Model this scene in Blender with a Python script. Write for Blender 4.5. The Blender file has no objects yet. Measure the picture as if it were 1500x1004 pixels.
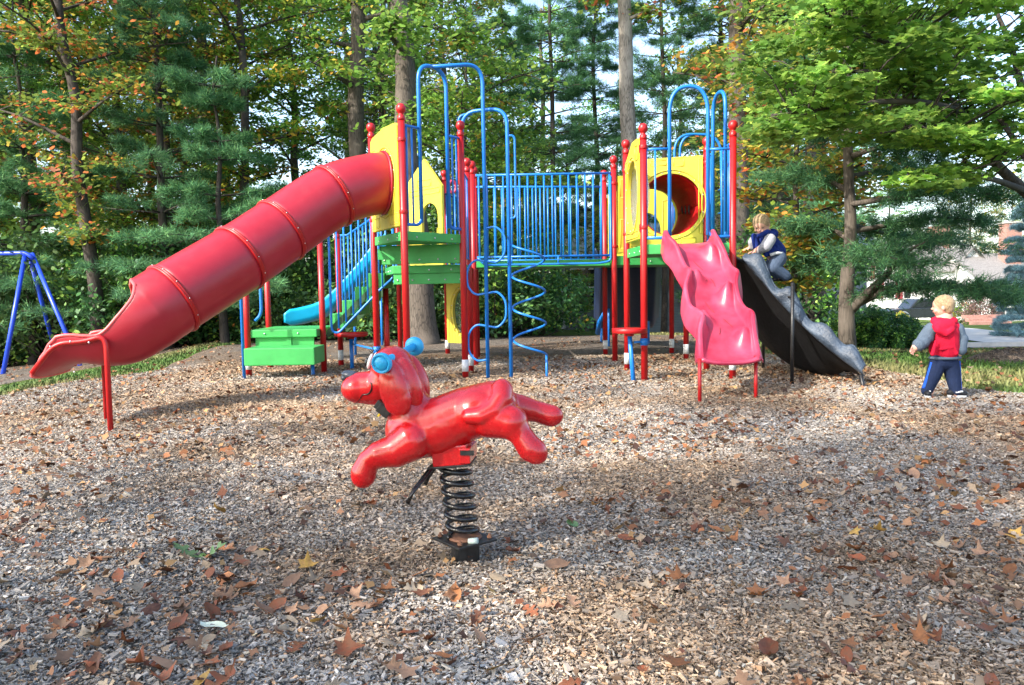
import bpy, bmesh, math, random
import numpy as np
from mathutils import Vector, Matrix
from mathutils.bvhtree import BVHTree
R = math.radians
scene = bpy.context.scene
COL = scene.collection

# ------------------------------------------------------------------ camera
FPX, CX, CY, HOR, CAMZ = 1144.0, 750.0, 502.0, 425.0, 1.05
PITCH = math.atan((CY-HOR)/FPX); ROLL = R(0.95)
_f = Vector((0, math.cos(PITCH), -math.sin(PITCH)))
_u0 = Vector((0, math.sin(PITCH), math.cos(PITCH))); _r0 = Vector((1, 0, 0))
_up = _u0*math.cos(ROLL)+_r0*math.sin(ROLL)
_rt = _r0*math.cos(ROLL)-_u0*math.sin(ROLL)
CAM = Vector((0, 0, CAMZ))
cd = bpy.data.cameras.new('camera'); cam = bpy.data.objects.new('camera', cd); COL.objects.link(cam)
cd.sensor_width = 36.0; cd.lens = FPX/1500*36; cd.clip_start = 0.05; cd.clip_end = 1500
m = Matrix((_rt, _up, -_f)).transposed().to_4x4(); m.translation = CAM
cam.matrix_world = m
scene.camera = cam

# ------------------------------------------------------------------ light
SUN_EL, SUN_AZ = R(36), math.atan2(-.80, -.60)      # azimuth: x=-.80, y=-.60
sund = Vector((-.80*math.cos(SUN_EL), -.60*math.cos(SUN_EL), math.sin(SUN_EL))).normalized()
sd = bpy.data.lights.new('sun', 'SUN'); sd.energy = 2.35; sd.angle = R(0.6); sd.color = (1, .93, .82)
so = bpy.data.objects.new('sun', sd); COL.objects.link(so)
so.rotation_euler = (-sund).to_track_quat('-Z', 'Y').to_euler(); so.location = (-20, -15, 25)
w = bpy.data.worlds.new('World'); scene.world = w; w.use_nodes = True
nt = w.node_tree; nt.nodes.clear()
sky = nt.nodes.new('ShaderNodeTexSky'); sky.sky_type = 'NISHITA'; sky.sun_disc = False
sky.sun_elevation = SUN_EL; sky.sun_rotation = math.atan2(sund.x, sund.y)
sky.air_density = 1.0; sky.dust_density = 2.0; sky.ozone_density = 1.0
bg = nt.nodes.new('ShaderNodeBackground'); bg.inputs[1].default_value = 0.15
wo = nt.nodes.new('ShaderNodeOutputWorld')
nt.links.new(sky.outputs[0], bg.inputs[0]); nt.links.new(bg.outputs[0], wo.inputs[0])
vs = scene.view_settings
vs.view_transform = 'Standard'; vs.look = 'None'; vs.exposure = 1.85; vs.gamma = 1.0
scene.cycles.max_bounces = 6; scene.cycles.transparent_max_bounces = 8
scene.cycles.diffuse_bounces = 3; scene.cycles.glossy_bounces = 2; scene.cycles.transmission_bounces = 4

# ------------------------------------------------------------------ helpers
def W(px, py, d):
    """world point on the photo's sight line (px,py) at world distance y=d"""
    v = _f+_rt*((px-CX)/FPX)+_up*((CY-py)/FPX)
    return CAM+v*(d/v.y)
def GP(px, py, z=0.0):
    v = _f+_rt*((px-CX)/FPX)+_up*((CY-py)/FPX)
    return CAM+v*((z-CAMZ)/v.z)
def sst(a, b, x):
    t = min(1, max(0, (x-a)/(b-a))); return t*t*(3-2*t)
def gz(x, y):
    """terrain height"""
    s = max(0, -x-2.3-.4*max(0, y-6.6))
    z = -.13*s/(1+.06*s)
    rr = sst(3.5, 8, x)
    z += -1.25*rr*sst(8.5, 30, y)*(1 if y < 60 else 1)
    z += -.035*max(0, y-16.7)*(1-rr) if y < 45 else -.035*28.3*(1-rr)
    z += -.9*rr*sst(35, 70, y)
    z += .012*math.sin(x*1.7+y*.6)*math.sin(y*1.3-x*.4)*(1-sst(7, 12, y)*.3)
    return z
def gnd(px, py):
    """march the sight line to the terrain"""
    v = _f+_rt*((px-CX)/FPX)+_up*((CY-py)/FPX)
    t = 1.5
    p = CAM+v*t
    while t < 200:
        p = CAM+v*t
        if p.z <= gz(p.x, p.y): break
        t += .02+t*.002
    return p

def tag(o, label=None, cat=None, group=None, kind=None):
    if label: o['label'] = label
    if cat: o['category'] = cat
    if group: o['group'] = group
    if kind: o['kind'] = kind
    return o
def empty(name, loc=(0, 0, 0), parent=None):
    o = bpy.data.objects.new(name, None); COL.objects.link(o); o.location = loc
    o.empty_display_size = .1
    if parent: o.parent = parent
    return o
def copy_tree(o, parent=None):
    c = o.copy(); COL.objects.link(c); c.parent = parent
    for ch in list(o.children): copy_tree(ch, c)
    return c
def setloc(o, loc, rz=0.0, s=1.0):
    o.location = loc; o.rotation_euler = (0, 0, rz); o.scale = (s, s, s)
    return o
def link(name, me, mat, parent=None):
    o = bpy.data.objects.new(name, me); COL.objects.link(o)
    if mat is not None and len(me.materials) == 0: me.materials.append(mat)
    if parent is not None: o.parent = parent
    return o
def bez(a, b, t): return a+(b-a)*t
def V3(p): return Vector(p)
def round_path(pts, r, seg=6, closed=False):
    pts = [Vector(p) for p in pts]; out = []
    n = len(pts)
    for i, p in enumerate(pts):
        if not closed and (i == 0 or i == n-1): out.append(p); continue
        a = pts[i-1]; b = pts[(i+1) % n]
        da = (a-p); db = (b-p)
        ra = min(r, da.length*.49); rb = min(r, db.length*.49)
        p0 = p+da.normalized()*ra; p1 = p+db.normalized()*rb
        for k in range(seg+1):
            t = k/seg
            out.append(p0*(1-t)**2+p*2*t*(1-t)+p1*t*t)
    return out
def catmull(pts, n=6, closed=False):
    P = [Vector(p) for p in pts]; out = []
    N = len(P)
    rng_ = range(N if closed else N-1)
    for i in rng_:
        p1, p2 = P[i], P[(i+1) % N]
        p0 = P[i-1] if (i > 0 or closed) else p1*2-p2
        p3 = P[(i+2) % N] if (i+2 < N or closed) else p2*2-p1
        for k in range(n):
            t = k/n
            out.append(.5*((2*p1)+(p2-p0)*t+(2*p0-5*p1+4*p2-p3)*t*t+(3*p1-p0-3*p2+p3)*t**3))
    if not closed: out.append(P[-1])
    return out

class MB:
    def __init__(s): s.v = []; s.f = []; s.sm = []
    def add(s, vs, fs, smooth=False):
        b = len(s.v); s.v += [tuple(v) for v in vs]
        for f in fs: s.f.append(tuple(i+b for i in f)); s.sm.append(smooth)
        return s
    def box(s, c, size, rz=0, M=None):
        hx, hy, hz = size[0]/2, size[1]/2, size[2]/2
        vs = [Vector((x*hx, y*hy, z*hz)) for x in (-1, 1) for y in (-1, 1) for z in (-1, 1)]
        Rm = M if M is not None else Matrix.Rotation(rz, 3, 'Z')
        vs = [Rm @ v+Vector(c) for v in vs]
        return s.add(vs, [(0, 1, 3, 2), (4, 6, 7, 5), (0, 4, 5, 1), (2, 3, 7, 6), (0, 2, 6, 4), (1, 5, 7, 3)])
    def plate(s, p, q, z0, z1, th):
        """upright plate from p to q (xy) between heights z0..z1"""
        p = Vector((p[0], p[1], 0)); q = Vector((q[0], q[1], 0)); d = q-p
        c = (p+q)/2; c.z = (z0+z1)/2
        return s.box(c, (d.length, th, z1-z0), math.atan2(d.y, d.x))
    def prism(s, poly, z0, z1, M=None):
        n = len(poly)
        vs = [Vector((x, y, z)) for z in (z0, z1) for x, y in poly]
        if M is not None: vs = [M @ v for v in vs]
        fs = [tuple(range(n-1, -1, -1)), tuple(range(n, 2*n))]
        fs += [(i, (i+1) % n, n+(i+1) % n, n+i) for i in range(n)]
        return s.add(vs, fs)
    def tube(s, path, r, n=10, cap=True, closed=False):
        P = [Vector(p) for p in path]; N = len(P)
        rs = r if isinstance(r, (list, tuple)) else [r]*N
        T = []
        for i in range(N):
            if closed: t = P[(i+1) % N]-P[i-1]
            else: t = P[min(i+1, N-1)]-P[max(i-1, 0)]
            T.append(t.normalized() if t.length > 1e-9 else Vector((0, 0, 1)))
        up = Vector((0, 0, 1)) if abs(T[0].z) < .9 else Vector((1, 0, 0))
        a = T[0].cross(up).normalized(); vs = []
        for i in range(N):
            a = (a-T[i]*a.dot(T[i]))
            a = a.normalized() if a.length > 1e-6 else T[i].orthogonal().normalized()
            b = T[i].cross(a)
            for k in range(n):
                an = 2*math.pi*k/n
                vs.append(P[i]+(a*math.cos(an)+b*math.sin(an))*rs[i])
        fs = []
        for i in range(N if closed else N-1):
            j = (i+1) % N
            for k in range(n):
                k2 = (k+1) % n
                fs.append((i*n+k, i*n+k2, j*n+k2, j*n+k))
        s.add(vs, fs, True)
        if cap and not closed:
            b = len(s.v)-len(vs)
            s.f.append(tuple(b+k for k in range(n-1, -1, -1))); s.sm.append(False)
            s.f.append(tuple(b+(N-1)*n+k for k in range(n))); s.sm.append(False)
        return s
    def lathe(s, prof, origin=(0, 0, 0), axis=(0, 0, 1), n=20, smooth=True):
        """prof: list of (r, h) along axis"""
        q = Vector((0, 0, 1)).rotation_difference(Vector(axis).normalized()); o = Vector(origin)
        vs = []
        for r, h in prof:
            for k in range(n):
                an = 2*math.pi*k/n
                vs.append(o+q @ Vector((r*math.cos(an), r*math.sin(an), h)))
        fs = []
        for i in range(len(prof)-1):
            for k in range(n):
                k2 = (k+1) % n
                fs.append((i*n+k, i*n+k2, (i+1)*n+k2, (i+1)*n+k))
        s.add(vs, fs, smooth)
        b = len(s.v)-len(vs)
        if prof[0][0] > 1e-5: s.f.append(tuple(b+k for k in range(n-1, -1, -1))); s.sm.append(False)
        if prof[-1][0] > 1e-5: s.f.append(tuple(b+(len(prof)-1)*n+k for k in range(n))); s.sm.append(False)
        return s
    def sphere(s, c, rad, nu=16, nv=10, M=None):
        c = Vector(c); rr = rad if hasattr(rad, '__len__') else (rad,)*3
        vs = []; fs = []
        for j in range(1, nv):
            th = math.pi*j/nv
            for k in range(nu):
                ph = 2*math.pi*k/nu
                p = Vector((rr[0]*math.sin(th)*math.cos(ph), rr[1]*math.sin(th)*math.sin(ph), rr[2]*math.cos(th)))
                vs.append(c+(M @ p if M is not None else p))
        top = len(vs); p = Vector((0, 0, rr[2])); vs.append(c+(M @ p if M is not None else p))
        bot = len(vs); p = Vector((0, 0, -rr[2])); vs.append(c+(M @ p if M is not None else p))
        for j in range(nv-2):
            for k in range(nu):
                k2 = (k+1) % nu
                fs.append((j*nu+k, (j+1)*nu+k, (j+1)*nu+k2, j*nu+k2))
        for k in range(nu):
            k2 = (k+1) % nu
            fs.append((top, k, k2)); fs.append((bot, (nv-2)*nu+k2, (nv-2)*nu+k))
        return s.add(vs, fs, True)
    def capsule(s, p0, r0, p1, r1, n=16, k=5):
        p0 = Vector(p0); p1 = Vector(p1); d = p1-p0; L = d.length
        if L < 1e-6: return s.sphere(p0, max(r0, r1))
        prof = []
        for i in range(k+1):
            a = math.pi/2*(1-i/k); prof.append((max(1e-6, r0*math.cos(a)), -r0*math.sin(a)))
        for i in range(k+1):
            a = math.pi/2*(i/k); prof.append((max(1e-6, r1*math.cos(a)), L+r1*math.sin(a)))
        return s.lathe(prof, p0, d, n)
    def grid(s, fn, nu, nv, smooth=True, flip=False):
        vs = [fn(i/nu, j/nv) for j in range(nv+1) for i in range(nu+1)]
        w_ = nu+1
        fs = [(j*w_+i, j*w_+i+1, (j+1)*w_+i+1, (j+1)*w_+i) for j in range(nv) for i in range(nu)]
        if flip: fs = [f[::-1] for f in fs]
        return s.add(vs, fs, smooth)
    def mesh(s, name):
        me = bpy.data.meshes.new(name); me.from_pydata(s.v, [], s.f)
        me.polygons.foreach_set('use_smooth', s.sm); me.update()
        return me
    def build(s, name, mat, parent=None, bevel=0, solid=0, keep_smooth=True):
        me = s.mesh(name)
        if bevel or solid:
            bm = bmesh.new(); bm.from_mesh(me)
            bmesh.ops.recalc_face_normals(bm, faces=bm.faces)
            if bevel:
                es = [e for e in bm.edges if len(e.link_faces) == 2 and e.calc_face_angle(0) > R(40)]
                bmesh.ops.bevel(bm, geom=es, offset=bevel, segments=2, affect='EDGES', profile=.6, clamp_overlap=True)
            bm.to_mesh(me); bm.free()
        o = link(name, me, mat, parent)
        if solid:
            md = o.modifiers.new('s', 'SOLIDIFY'); md.thickness = solid; md.offset = 0
        return o

def remesh(mb, name, mat, parent=None, voxel=.006, smooth=6, factor=.5):
    """one continuous surface out of overlapping closed shapes"""
    me = mb.mesh(name+'_tmp'); o = bpy.data.objects.new('tmp', me); COL.objects.link(o)
    md = o.modifiers.new('r', 'REMESH'); md.mode = 'VOXEL'; md.voxel_size = voxel; md.use_smooth_shade = True
    if smooth:
        ms = o.modifiers.new('s', 'SMOOTH'); ms.factor = factor; ms.iterations = smooth
    dg = bpy.context.evaluated_depsgraph_get(); dg.update()
    ev = o.evaluated_get(dg); nm = bpy.data.meshes.new_from_object(ev)
    nm.name = name
    bpy.data.objects.remove(o); bpy.data.meshes.remove(me)
    nm.polygons.foreach_set('use_smooth', [True]*len(nm.polygons))
    nm.materials.clear()
    return link(name, nm, mat, parent)

def fastmesh(name, V, k, cols=None, smooth=False):
    """V: (n*k,3) array, every k vertices are one polygon; cols (n,3)"""
    n = len(V)//k
    me = bpy.data.meshes.new(name)
    me.vertices.add(n*k); me.vertices.foreach_set('co', np.ascontiguousarray(V, dtype=np.float32).ravel())
    me.loops.add(n*k); me.loops.foreach_set('vertex_index', np.arange(n*k, dtype=np.int32))
    me.polygons.add(n)
    me.polygons.foreach_set('loop_start', np.arange(0, n*k, k, dtype=np.int32))
    try: me.polygons.foreach_set('loop_total', np.full(n, k, dtype=np.int32))
    except Exception: pass
    if cols is not None:
        ca = me.color_attributes.new('Col', 'FLOAT_COLOR', 'POINT')
        c = np.ones((n, k, 4), dtype=np.float32); c[:, :, :3] = cols[:, None, :]
        ca.data.foreach_set('color', c.ravel())
    me.update(calc_edges=True)
    return me

_bm = {}
class Bolts:
    def __init__(s): s.p = []
    def sphere(s, c, r, nu=8, nv=5): s.p.append((Vector(c), r if not hasattr(r, '__len__') else r[0]))
    def build(s, name, mat, parent=None):
        for c, r in s.p:
            k = (name, round(r, 4))
            if k not in _bm: _bm[k] = MB().sphere((0, 0, 0), r, 8, 5).mesh(name); _bm[k].materials.append(mat)
            o = bpy.data.objects.new(name, _bm[k]); COL.objects.link(o); o.parent = parent; o.location = c
# ------------------------------------------------------------------ materials
def newmat(name):
    mt = bpy.data.materials.new(name); mt.use_nodes = True; t = mt.node_tree
    return mt, t, t.nodes['Principled BSDF'], t.nodes['Material Output']
def N(t, ty, **kw):
    n = t.nodes.new(ty)
    for k, v in kw.items():
        if k.startswith('i_'): n.inputs[k[2:].replace('_', ' ')].default_value = v
        else: setattr(n, k, v)
    return n
def ramp(t, stops):
    n = t.nodes.new('ShaderNodeValToRGB'); e = n.color_ramp.elements
    while len(e) < len(stops): e.new(.5)
    for i, (p, c) in enumerate(stops): e[i].position = p; e[i].color = (*c, 1) if len(c) == 3 else c
    return n
def tint(c, f): return tuple(max(0, min(1, x*f)) for x in c)
def mat_paint(name, c, rough=.35, var=.12, scale=6, bump=.02, metal=0, spec=.5, coat=0, fade=None, dirt=.0):
    mt, t, b, o = newmat(name)
    tc = N(t, 'ShaderNodeTexCoord'); L = t.links.new
    n1 = N(t, 'ShaderNodeTexNoise', i_Scale=scale, i_Detail=6, i_Roughness=.65); L(tc.outputs['Object'], n1.inputs['Vector'])
    r1 = ramp(t, [(.3, tint(c, 1-var)), (.7, tuple(fade) if fade else tint(c, 1+var))]); L(n1.outputs[0], r1.inputs[0])
    src = r1.outputs[0]
    if dirt > 0:
        n3 = N(t, 'ShaderNodeTexNoise', i_Scale=scale*5, i_Detail=8, i_Roughness=.75); L(tc.outputs['Object'], n3.inputs['Vector'])
        r3 = ramp(t, [(.55, (0, 0, 0)), (.75, (1, 1, 1))]); L(n3.outputs[0], r3.inputs[0])
        mu = N(t, 'ShaderNodeMath', operation='MULTIPLY'); L(r3.outputs[0], mu.inputs[0]); mu.inputs[1].default_value = dirt
        mx = N(t, 'ShaderNodeMix', data_type='RGBA'); L(mu.outputs[0], mx.inputs[0]); L(src, mx.inputs[6])
        mx.inputs[7].default_value = (.30, .24, .18, 1); src = mx.outputs[2]
    L(src, b.inputs['Base Color'])
    n2 = N(t, 'ShaderNodeTexNoise', i_Scale=scale*8, i_Detail=4); L(tc.outputs['Object'], n2.inputs['Vector'])
    mr = N(t, 'ShaderNodeMapRange'); L(n2.outputs[0], mr.inputs[0]); mr.inputs[3].default_value = rough*.8; mr.inputs[4].default_value = min(1, rough*1.25)
    L(mr.outputs[0], b.inputs['Roughness'])
    if bump:
        bp = N(t, 'ShaderNodeBump', i_Strength=bump*4, i_Distance=.01); L(n2.outputs[0], bp.inputs['Height']); L(bp.outputs[0], b.inputs['Normal'])
    b.inputs['Metallic'].default_value = metal; b.inputs['Specular IOR Level'].default_value = spec
    b.inputs['Coat Weight'].default_value = coat; b.inputs['Coat Roughness'].default_value = .15
    return mt
def mat_leaf(name, trans=.35, rough=.5, hue=.02, val=.25, spec=.35):
    """leaf colour comes with each leaf (attribute), varied a little per plant"""
    mt, t, b, o = newmat(name); L = t.links.new
    at = N(t, 'ShaderNodeAttribute', attribute_name='Col')
    oi = N(t, 'ShaderNodeObjectInfo')
    hs = N(t, 'ShaderNodeHueSaturation'); L(at.outputs['Color'], hs.inputs['Color'])
    m1 = N(t, 'ShaderNodeMapRange'); L(oi.outputs['Random'], m1.inputs[0]); m1.inputs[3].default_value = .5-hue; m1.inputs[4].default_value = .5+hue
    L(m1.outputs[0], hs.inputs['Hue'])
    wn = N(t, 'ShaderNodeMath', operation='FRACT'); mm = N(t, 'ShaderNodeMath', operation='MULTIPLY'); mm.inputs[1].default_value = 7.31
    L(oi.outputs['Random'], mm.inputs[0]); L(mm.outputs[0], wn.inputs[0])
    m2 = N(t, 'ShaderNodeMapRange'); L(wn.outputs[0], m2.inputs[0]); m2.inputs[3].default_value = 1-val; m2.inputs[4].default_value = 1+val
    L(m2.outputs[0], hs.inputs['Value'])
    L(hs.outputs[0], b.inputs['Base Color'])
    b.inputs['Roughness'].default_value = rough; b.inputs['Specular IOR Level'].default_value = spec
    tr = N(t, 'ShaderNodeBsdfTranslucent')
    g = N(t, 'ShaderNodeGamma'); g.inputs[1].default_value = .85; L(hs.outputs[0], g.inputs[0]); L(g.outputs[0], tr.inputs[0])
    mx = N(t, 'ShaderNodeMixShader'); mx.inputs[0].default_value = trans
    L(b.outputs[0], mx.inputs[1]); L(tr.outputs[0], mx.inputs[2]); L(mx.outputs[0], o.inputs[0])
    return mt
def mat_bark(name, c1, c2, moss=None):
    mt, t, b, o = newmat(name); L = t.links.new
    tc = N(t, 'ShaderNodeTexCoord'); mp = N(t, 'ShaderNodeMapping'); mp.inputs['Scale'].default_value = (9, 9, 1.6)
    L(tc.outputs['Object'], mp.inputs[0])
    n1 = N(t, 'ShaderNodeTexNoise', i_Scale=3.0, i_Detail=8, i_Roughness=.7); L(mp.outputs[0], n1.inputs['Vector'])
    v = N(t, 'ShaderNodeTexVoronoi', feature='DISTANCE_TO_EDGE', i_Scale=2.6); L(mp.outputs[0], v.inputs['Vector'])
    r1 = ramp(t, [(.3, c1), (.7, c2)]); L(n1.outputs[0], r1.inputs[0])
    r2 = ramp(t, [(0, (.25, .25, .25)), (.12, (1, 1, 1))]); L(v.outputs[0], r2.inputs[0])
    mx = N(t, 'ShaderNodeMix', data_type='RGBA', blend_type='MULTIPLY'); mx.inputs[0].default_value = .8
    L(r1.outputs[0], mx.inputs[6]); L(r2.outputs[0], mx.inputs[7]); src = mx.outputs[2]
    n2 = N(t, 'ShaderNodeTexNoise', i_Scale=1.3, i_Detail=5); L(tc.outputs['Object'], n2.inputs['Vector'])
    r3 = ramp(t, [(.5, (0, 0, 0)), (.68, (1, 1, 1))]); L(n2.outputs[0], r3.inputs[0])
    m2 = N(t, 'ShaderNodeMix', data_type='RGBA'); L(r3.outputs[0], m2.inputs[0]); L(src, m2.inputs[6])
    m2.inputs[7].default_value = (*(moss or tint(c2, 1.2)), 1)
    L(m2.outputs[2], b.inputs['Base Color']); b.inputs['Roughness'].default_value = .9
    bp = N(t, 'ShaderNodeBump', i_Strength=.9, i_Distance=.03); L(mx.outputs[2], bp.inputs['Height']); L(bp.outputs[0], b.inputs['Normal'])
    return mt
def mat_attr(name, rough=.8, bump=0, trans=0, spec=.3):
    mt, t, b, o = newmat(name); L = t.links.new
    at = N(t, 'ShaderNodeAttribute', attribute_name='Col'); L(at.outputs['Color'], b.inputs['Base Color'])
    b.inputs['Roughness'].default_value = rough; b.inputs['Specular IOR Level'].default_value = spec
    return mt

RED = (.52, .022, .022); BLUE = (.010, .17, .58); GREEN = (.045, .36, .085); YEL = (.64, .52, .05)
M = {}
M['red'] = mat_paint('red_paint', (.40, .008, .010), .38, .10, 3, .01, dirt=.03)
M['red_plastic'] = mat_paint('red_plastic', (.35, .006, .016), .36, .12, 1.6, .01, fade=(.40, .022, .040), dirt=.05)
M['blue'] = mat_paint('blue_paint', BLUE, .35, .08, 3, .01, dirt=.02)
M['green'] = mat_paint('green_plastic', GREEN, .45, .16, 4, dirt=.10)
M['yellow'] = mat_paint('yellow_plastic', YEL, .45, .12, 4, dirt=.10)
M['pink'] = mat_paint('faded_red_plastic', (.40, .018, .050), .30, .10, 3, .01, fade=(.50, .07, .13))
M['swingblue'] = mat_paint('royal_blue_paint', (.02, .07, .62), .35, .14, 5)
M['turq'] = mat_paint('turquoise_plastic', (.0, .36, .62), .4, .12, 3)
M['navy'] = mat_paint('navy_plastic', (.012, .03, .085), .5, .2, 3)
M['rock'] = mat_paint('grey_blue_rock_plastic', (.030, .048, .08), .5, .45, 5, .25, fade=(.075, .105, .15), dirt=.05)
M['black'] = mat_paint('black_paint', (.012, .012, .013), .4, .3, 6, .05)
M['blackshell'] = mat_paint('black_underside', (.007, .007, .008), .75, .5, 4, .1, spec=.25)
M['steel'] = mat_paint('bolt_steel', (.6, .6, .6), .3, .1, 8, 0, metal=.9)
M['sticker'] = mat_paint('reflective_sticker', (.62, .64, .66), .5, .15, 30)
M['white'] = mat_paint('white_paint', (.75, .75, .74), .5, .06, 3)
# ------------------------------------------------------------------ ground
rng = np.random.default_rng(7)
def mat_ground():
    mt, t, b, o = newmat('woodland_ground'); L = t.links.new
    tc = N(t, 'ShaderNodeTexCoord')
    n1 = N(t, 'ShaderNodeTexNoise', i_Scale=.6, i_Detail=8, i_Roughness=.7); L(tc.outputs['Object'], n1.inputs['Vector'])
    n2 = N(t, 'ShaderNodeTexNoise', i_Scale=14, i_Detail=8, i_Roughness=.8); L(tc.outputs['Object'], n2.inputs['Vector'])
    r1 = ramp(t, [(.35, (.06, .10, .018)), (.55, (.10, .15, .03)), (.72, (.17, .16, .06))]); L(n1.outputs[0], r1.inputs[0])
    r2 = ramp(t, [(.3, (.45, .45, .45)), (.7, (1.3, 1.3, 1.3))]); L(n2.outputs[0], r2.inputs[0])
    mx = N(t, 'ShaderNodeMix', data_type='RGBA', blend_type='MULTIPLY'); mx.inputs[0].default_value = 1
    L(r1.outputs[0], mx.inputs[6]); L(r2.outputs[0], mx.inputs[7])
    L(mx.outputs[2], b.inputs['Base Color']); b.inputs['Roughness'].default_value = .95
    b.inputs['Specular IOR Level'].default_value = .1
    bp = N(t, 'ShaderNodeBump', i_Strength=.8, i_Distance=.05); L(n2.outputs[0], bp.inputs['Height']); L(bp.outputs[0], b.inputs['Normal'])
    return mt
def mat_mulch():
    mt, t, b, o = newmat('wood_chips_packed'); L = t.links.new
    tc = N(t, 'ShaderNodeTexCoord')
    n1 = N(t, 'ShaderNodeTexNoise', i_Scale=.55, i_Detail=5, i_Roughness=.6); L(tc.outputs['Object'], n1.inputs['Vector'])
    r1 = ramp(t, [(.40, (.19, .17, .15)), (.60, (.20, .15, .11))]); L(n1.outputs[0], r1.inputs[0])
    wn = N(t, 'ShaderNodeTexNoise', i_Scale=9, i_Detail=3); L(tc.outputs['Object'], wn.inputs['Vector'])
    va = N(t, 'ShaderNodeMix', data_type='RGBA'); va.inputs[0].default_value = .12
    L(tc.outputs['Object'], va.inputs[6]); L(wn.outputs[1], va.inputs[7])
    v = N(t, 'ShaderNodeTexVoronoi', i_Scale=48); L(va.outputs[2], v.inputs['Vector'])
    r2 = ramp(t, [(0, (.22, .21, .20)), (.35, (.7, .68, .66)), (.7, (1.2, 1.15, 1.1)), (1, (2.0, 1.9, 1.75))]); L(v.outputs['Color'], r2.inputs[0])
    v2 = N(t, 'ShaderNodeTexVoronoi', feature='DISTANCE_TO_EDGE', i_Scale=48); L(va.outputs[2], v2.inputs['Vector'])
    r3 = ramp(t, [(0, (.35, .35, .35)), (.12, (1, 1, 1))]); L(v2.outputs[0], r3.inputs[0])
    m1 = N(t, 'ShaderNodeMix', data_type='RGBA', blend_type='MULTIPLY'); m1.inputs[0].default_value = 1
    L(r1.outputs[0], m1.inputs[6]); L(r2.outputs[0], m1.inputs[7])
    m2 = N(t, 'ShaderNodeMix', data_type='RGBA', blend_type='MULTIPLY'); m2.inputs[0].default_value = 1
    L(m1.outputs[2], m2.inputs[6]); L(r3.outputs[0], m2.inputs[7])
    L(m2.outputs[2], b.inputs['Base Color']); b.inputs['Roughness'].default_value = .9; b.inputs['Specular IOR Level'].default_value = .2
    bp = N(t, 'ShaderNodeBump', i_Strength=1, i_Distance=.02); L(v.outputs['Distance'], bp.inputs['Height']); L(bp.outputs[0], b.inputs['Normal'])
    return mt
def mat_asphalt():
    mt, t, b, o = newmat('asphalt'); L = t.links.new
    tc = N(t, 'ShaderNodeTexCoord'); n = N(t, 'ShaderNodeTexNoise', i_Scale=30, i_Detail=8); L(tc.outputs['Object'], n.inputs['Vector'])
    r = ramp(t, [(.3, (.10, .105, .12)), (.7, (.17, .175, .19))]); L(n.outputs[0], r.inputs[0]); L(r.outputs[0], b.inputs['Base Color'])
    b.inputs['Roughness'].default_value = .85
    return mt
xs = sorted(set(list(np.linspace(-400, -30, 12))+list(np.linspace(-30, -12, 19))+list(np.linspace(-12, 16, 141))+list(np.linspace(16, 60, 45))+list(np.linspace(60, 400, 12))))
ys = sorted(set(list(np.linspace(-200, -6, 12))+list(np.linspace(-6, 24, 151))+list(np.linspace(24, 100, 77))+list(np.linspace(100, 700, 14))))
vs_ = [(x, y, gz(x, y)) for y in ys for x in xs]; nx = len(xs)
fs_ = [(j*nx+i, j*nx+i+1, (j+1)*nx+i+1, (j+1)*nx+i) for j in range(len(ys)-1) for i in range(nx-1)]
mb = MB().add(vs_, fs_, True); tag(mb.build('ground', mat_ground()), kind='structure')

bp_px = [(1500, 582), (1380, 562), (1290, 546), (1215, 530), (1150, 527), (1090, 512)]
bound = [gnd(*p) for p in bp_px]
bound = [(p.x, p.y) for p in bound]
bound += [(4.6, 15.5), (3.0, 17.8), (0, 18.6), (-4.5, 18.2), (-6.0, 15.5)]
lb = [gnd(*p) for p in [(222, 546), (175, 552), (120, 560), (60, 570), (0, 584)]]
bound += [(p.x, p.y) for p in lb]
bound += [(-7.5, 4.2), (-8, 0), (-6, -4), (0, -5), (7, -4), (9, 0), (8, 4.5)]
bc = catmull([(x, y, 0) for x, y in bound], 8, True)
cx0, cy0 = 0.5, 7.5
def bed_r(ang):
    return np.interp(ang, bed_ang, bed_rad, period=2*math.pi)
_a = [(math.atan2(p.y-cy0, p.x-cx0), math.hypot(p.x-cx0, p.y-cy0)) for p in bc]; _a.sort()
bed_ang = np.array([a for a, r in _a]); bed_rad = np.array([r for a, r in _a])
def inbed(x, y, mgn=0.0):
    return math.hypot(x-cx0, y-cy0) < bed_r(math.atan2(y-cy0, x-cx0))-mgn
def sheet(bfun, c, nr, na, lift, name, mat):
    mb = MB()
    vs = []
    for j in range(nr+1):
        for k in range(na):
            a = -math.pi+2*math.pi*k/na; r = bfun(a)*j/nr
            x, y = c[0]+r*math.cos(a), c[1]+r*math.sin(a)
            dz = lift if j < nr else -.01
            vs.append((x, y, gz(x, y)+dz))
    fs = [(j*na+k, (j+1)*na+k, (j+1)*na+(k+1) % na, j*na+(k+1) % na) for j in range(nr) for k in range(na)]
    mb.add(vs, fs, True)
    return mb.build(name, mat)
M_mulch = mat_mulch()
wob = lambda a: float(bed_r(a))+.06*math.sin(a*37)+.05*math.sin(a*71+1)
tag(sheet(wob, (cx0, cy0), 60, 360, .02, 'wood_chip_bed', M_mulch), kind='structure')
# the second wood chip bed, round the swings
tag(sheet(lambda a: 6.2+.5*math.sin(3*a), (-13.0, 16.6), 14, 120, .02, 'swing_wood_chip_bed', M_mulch), kind='structure')

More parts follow.
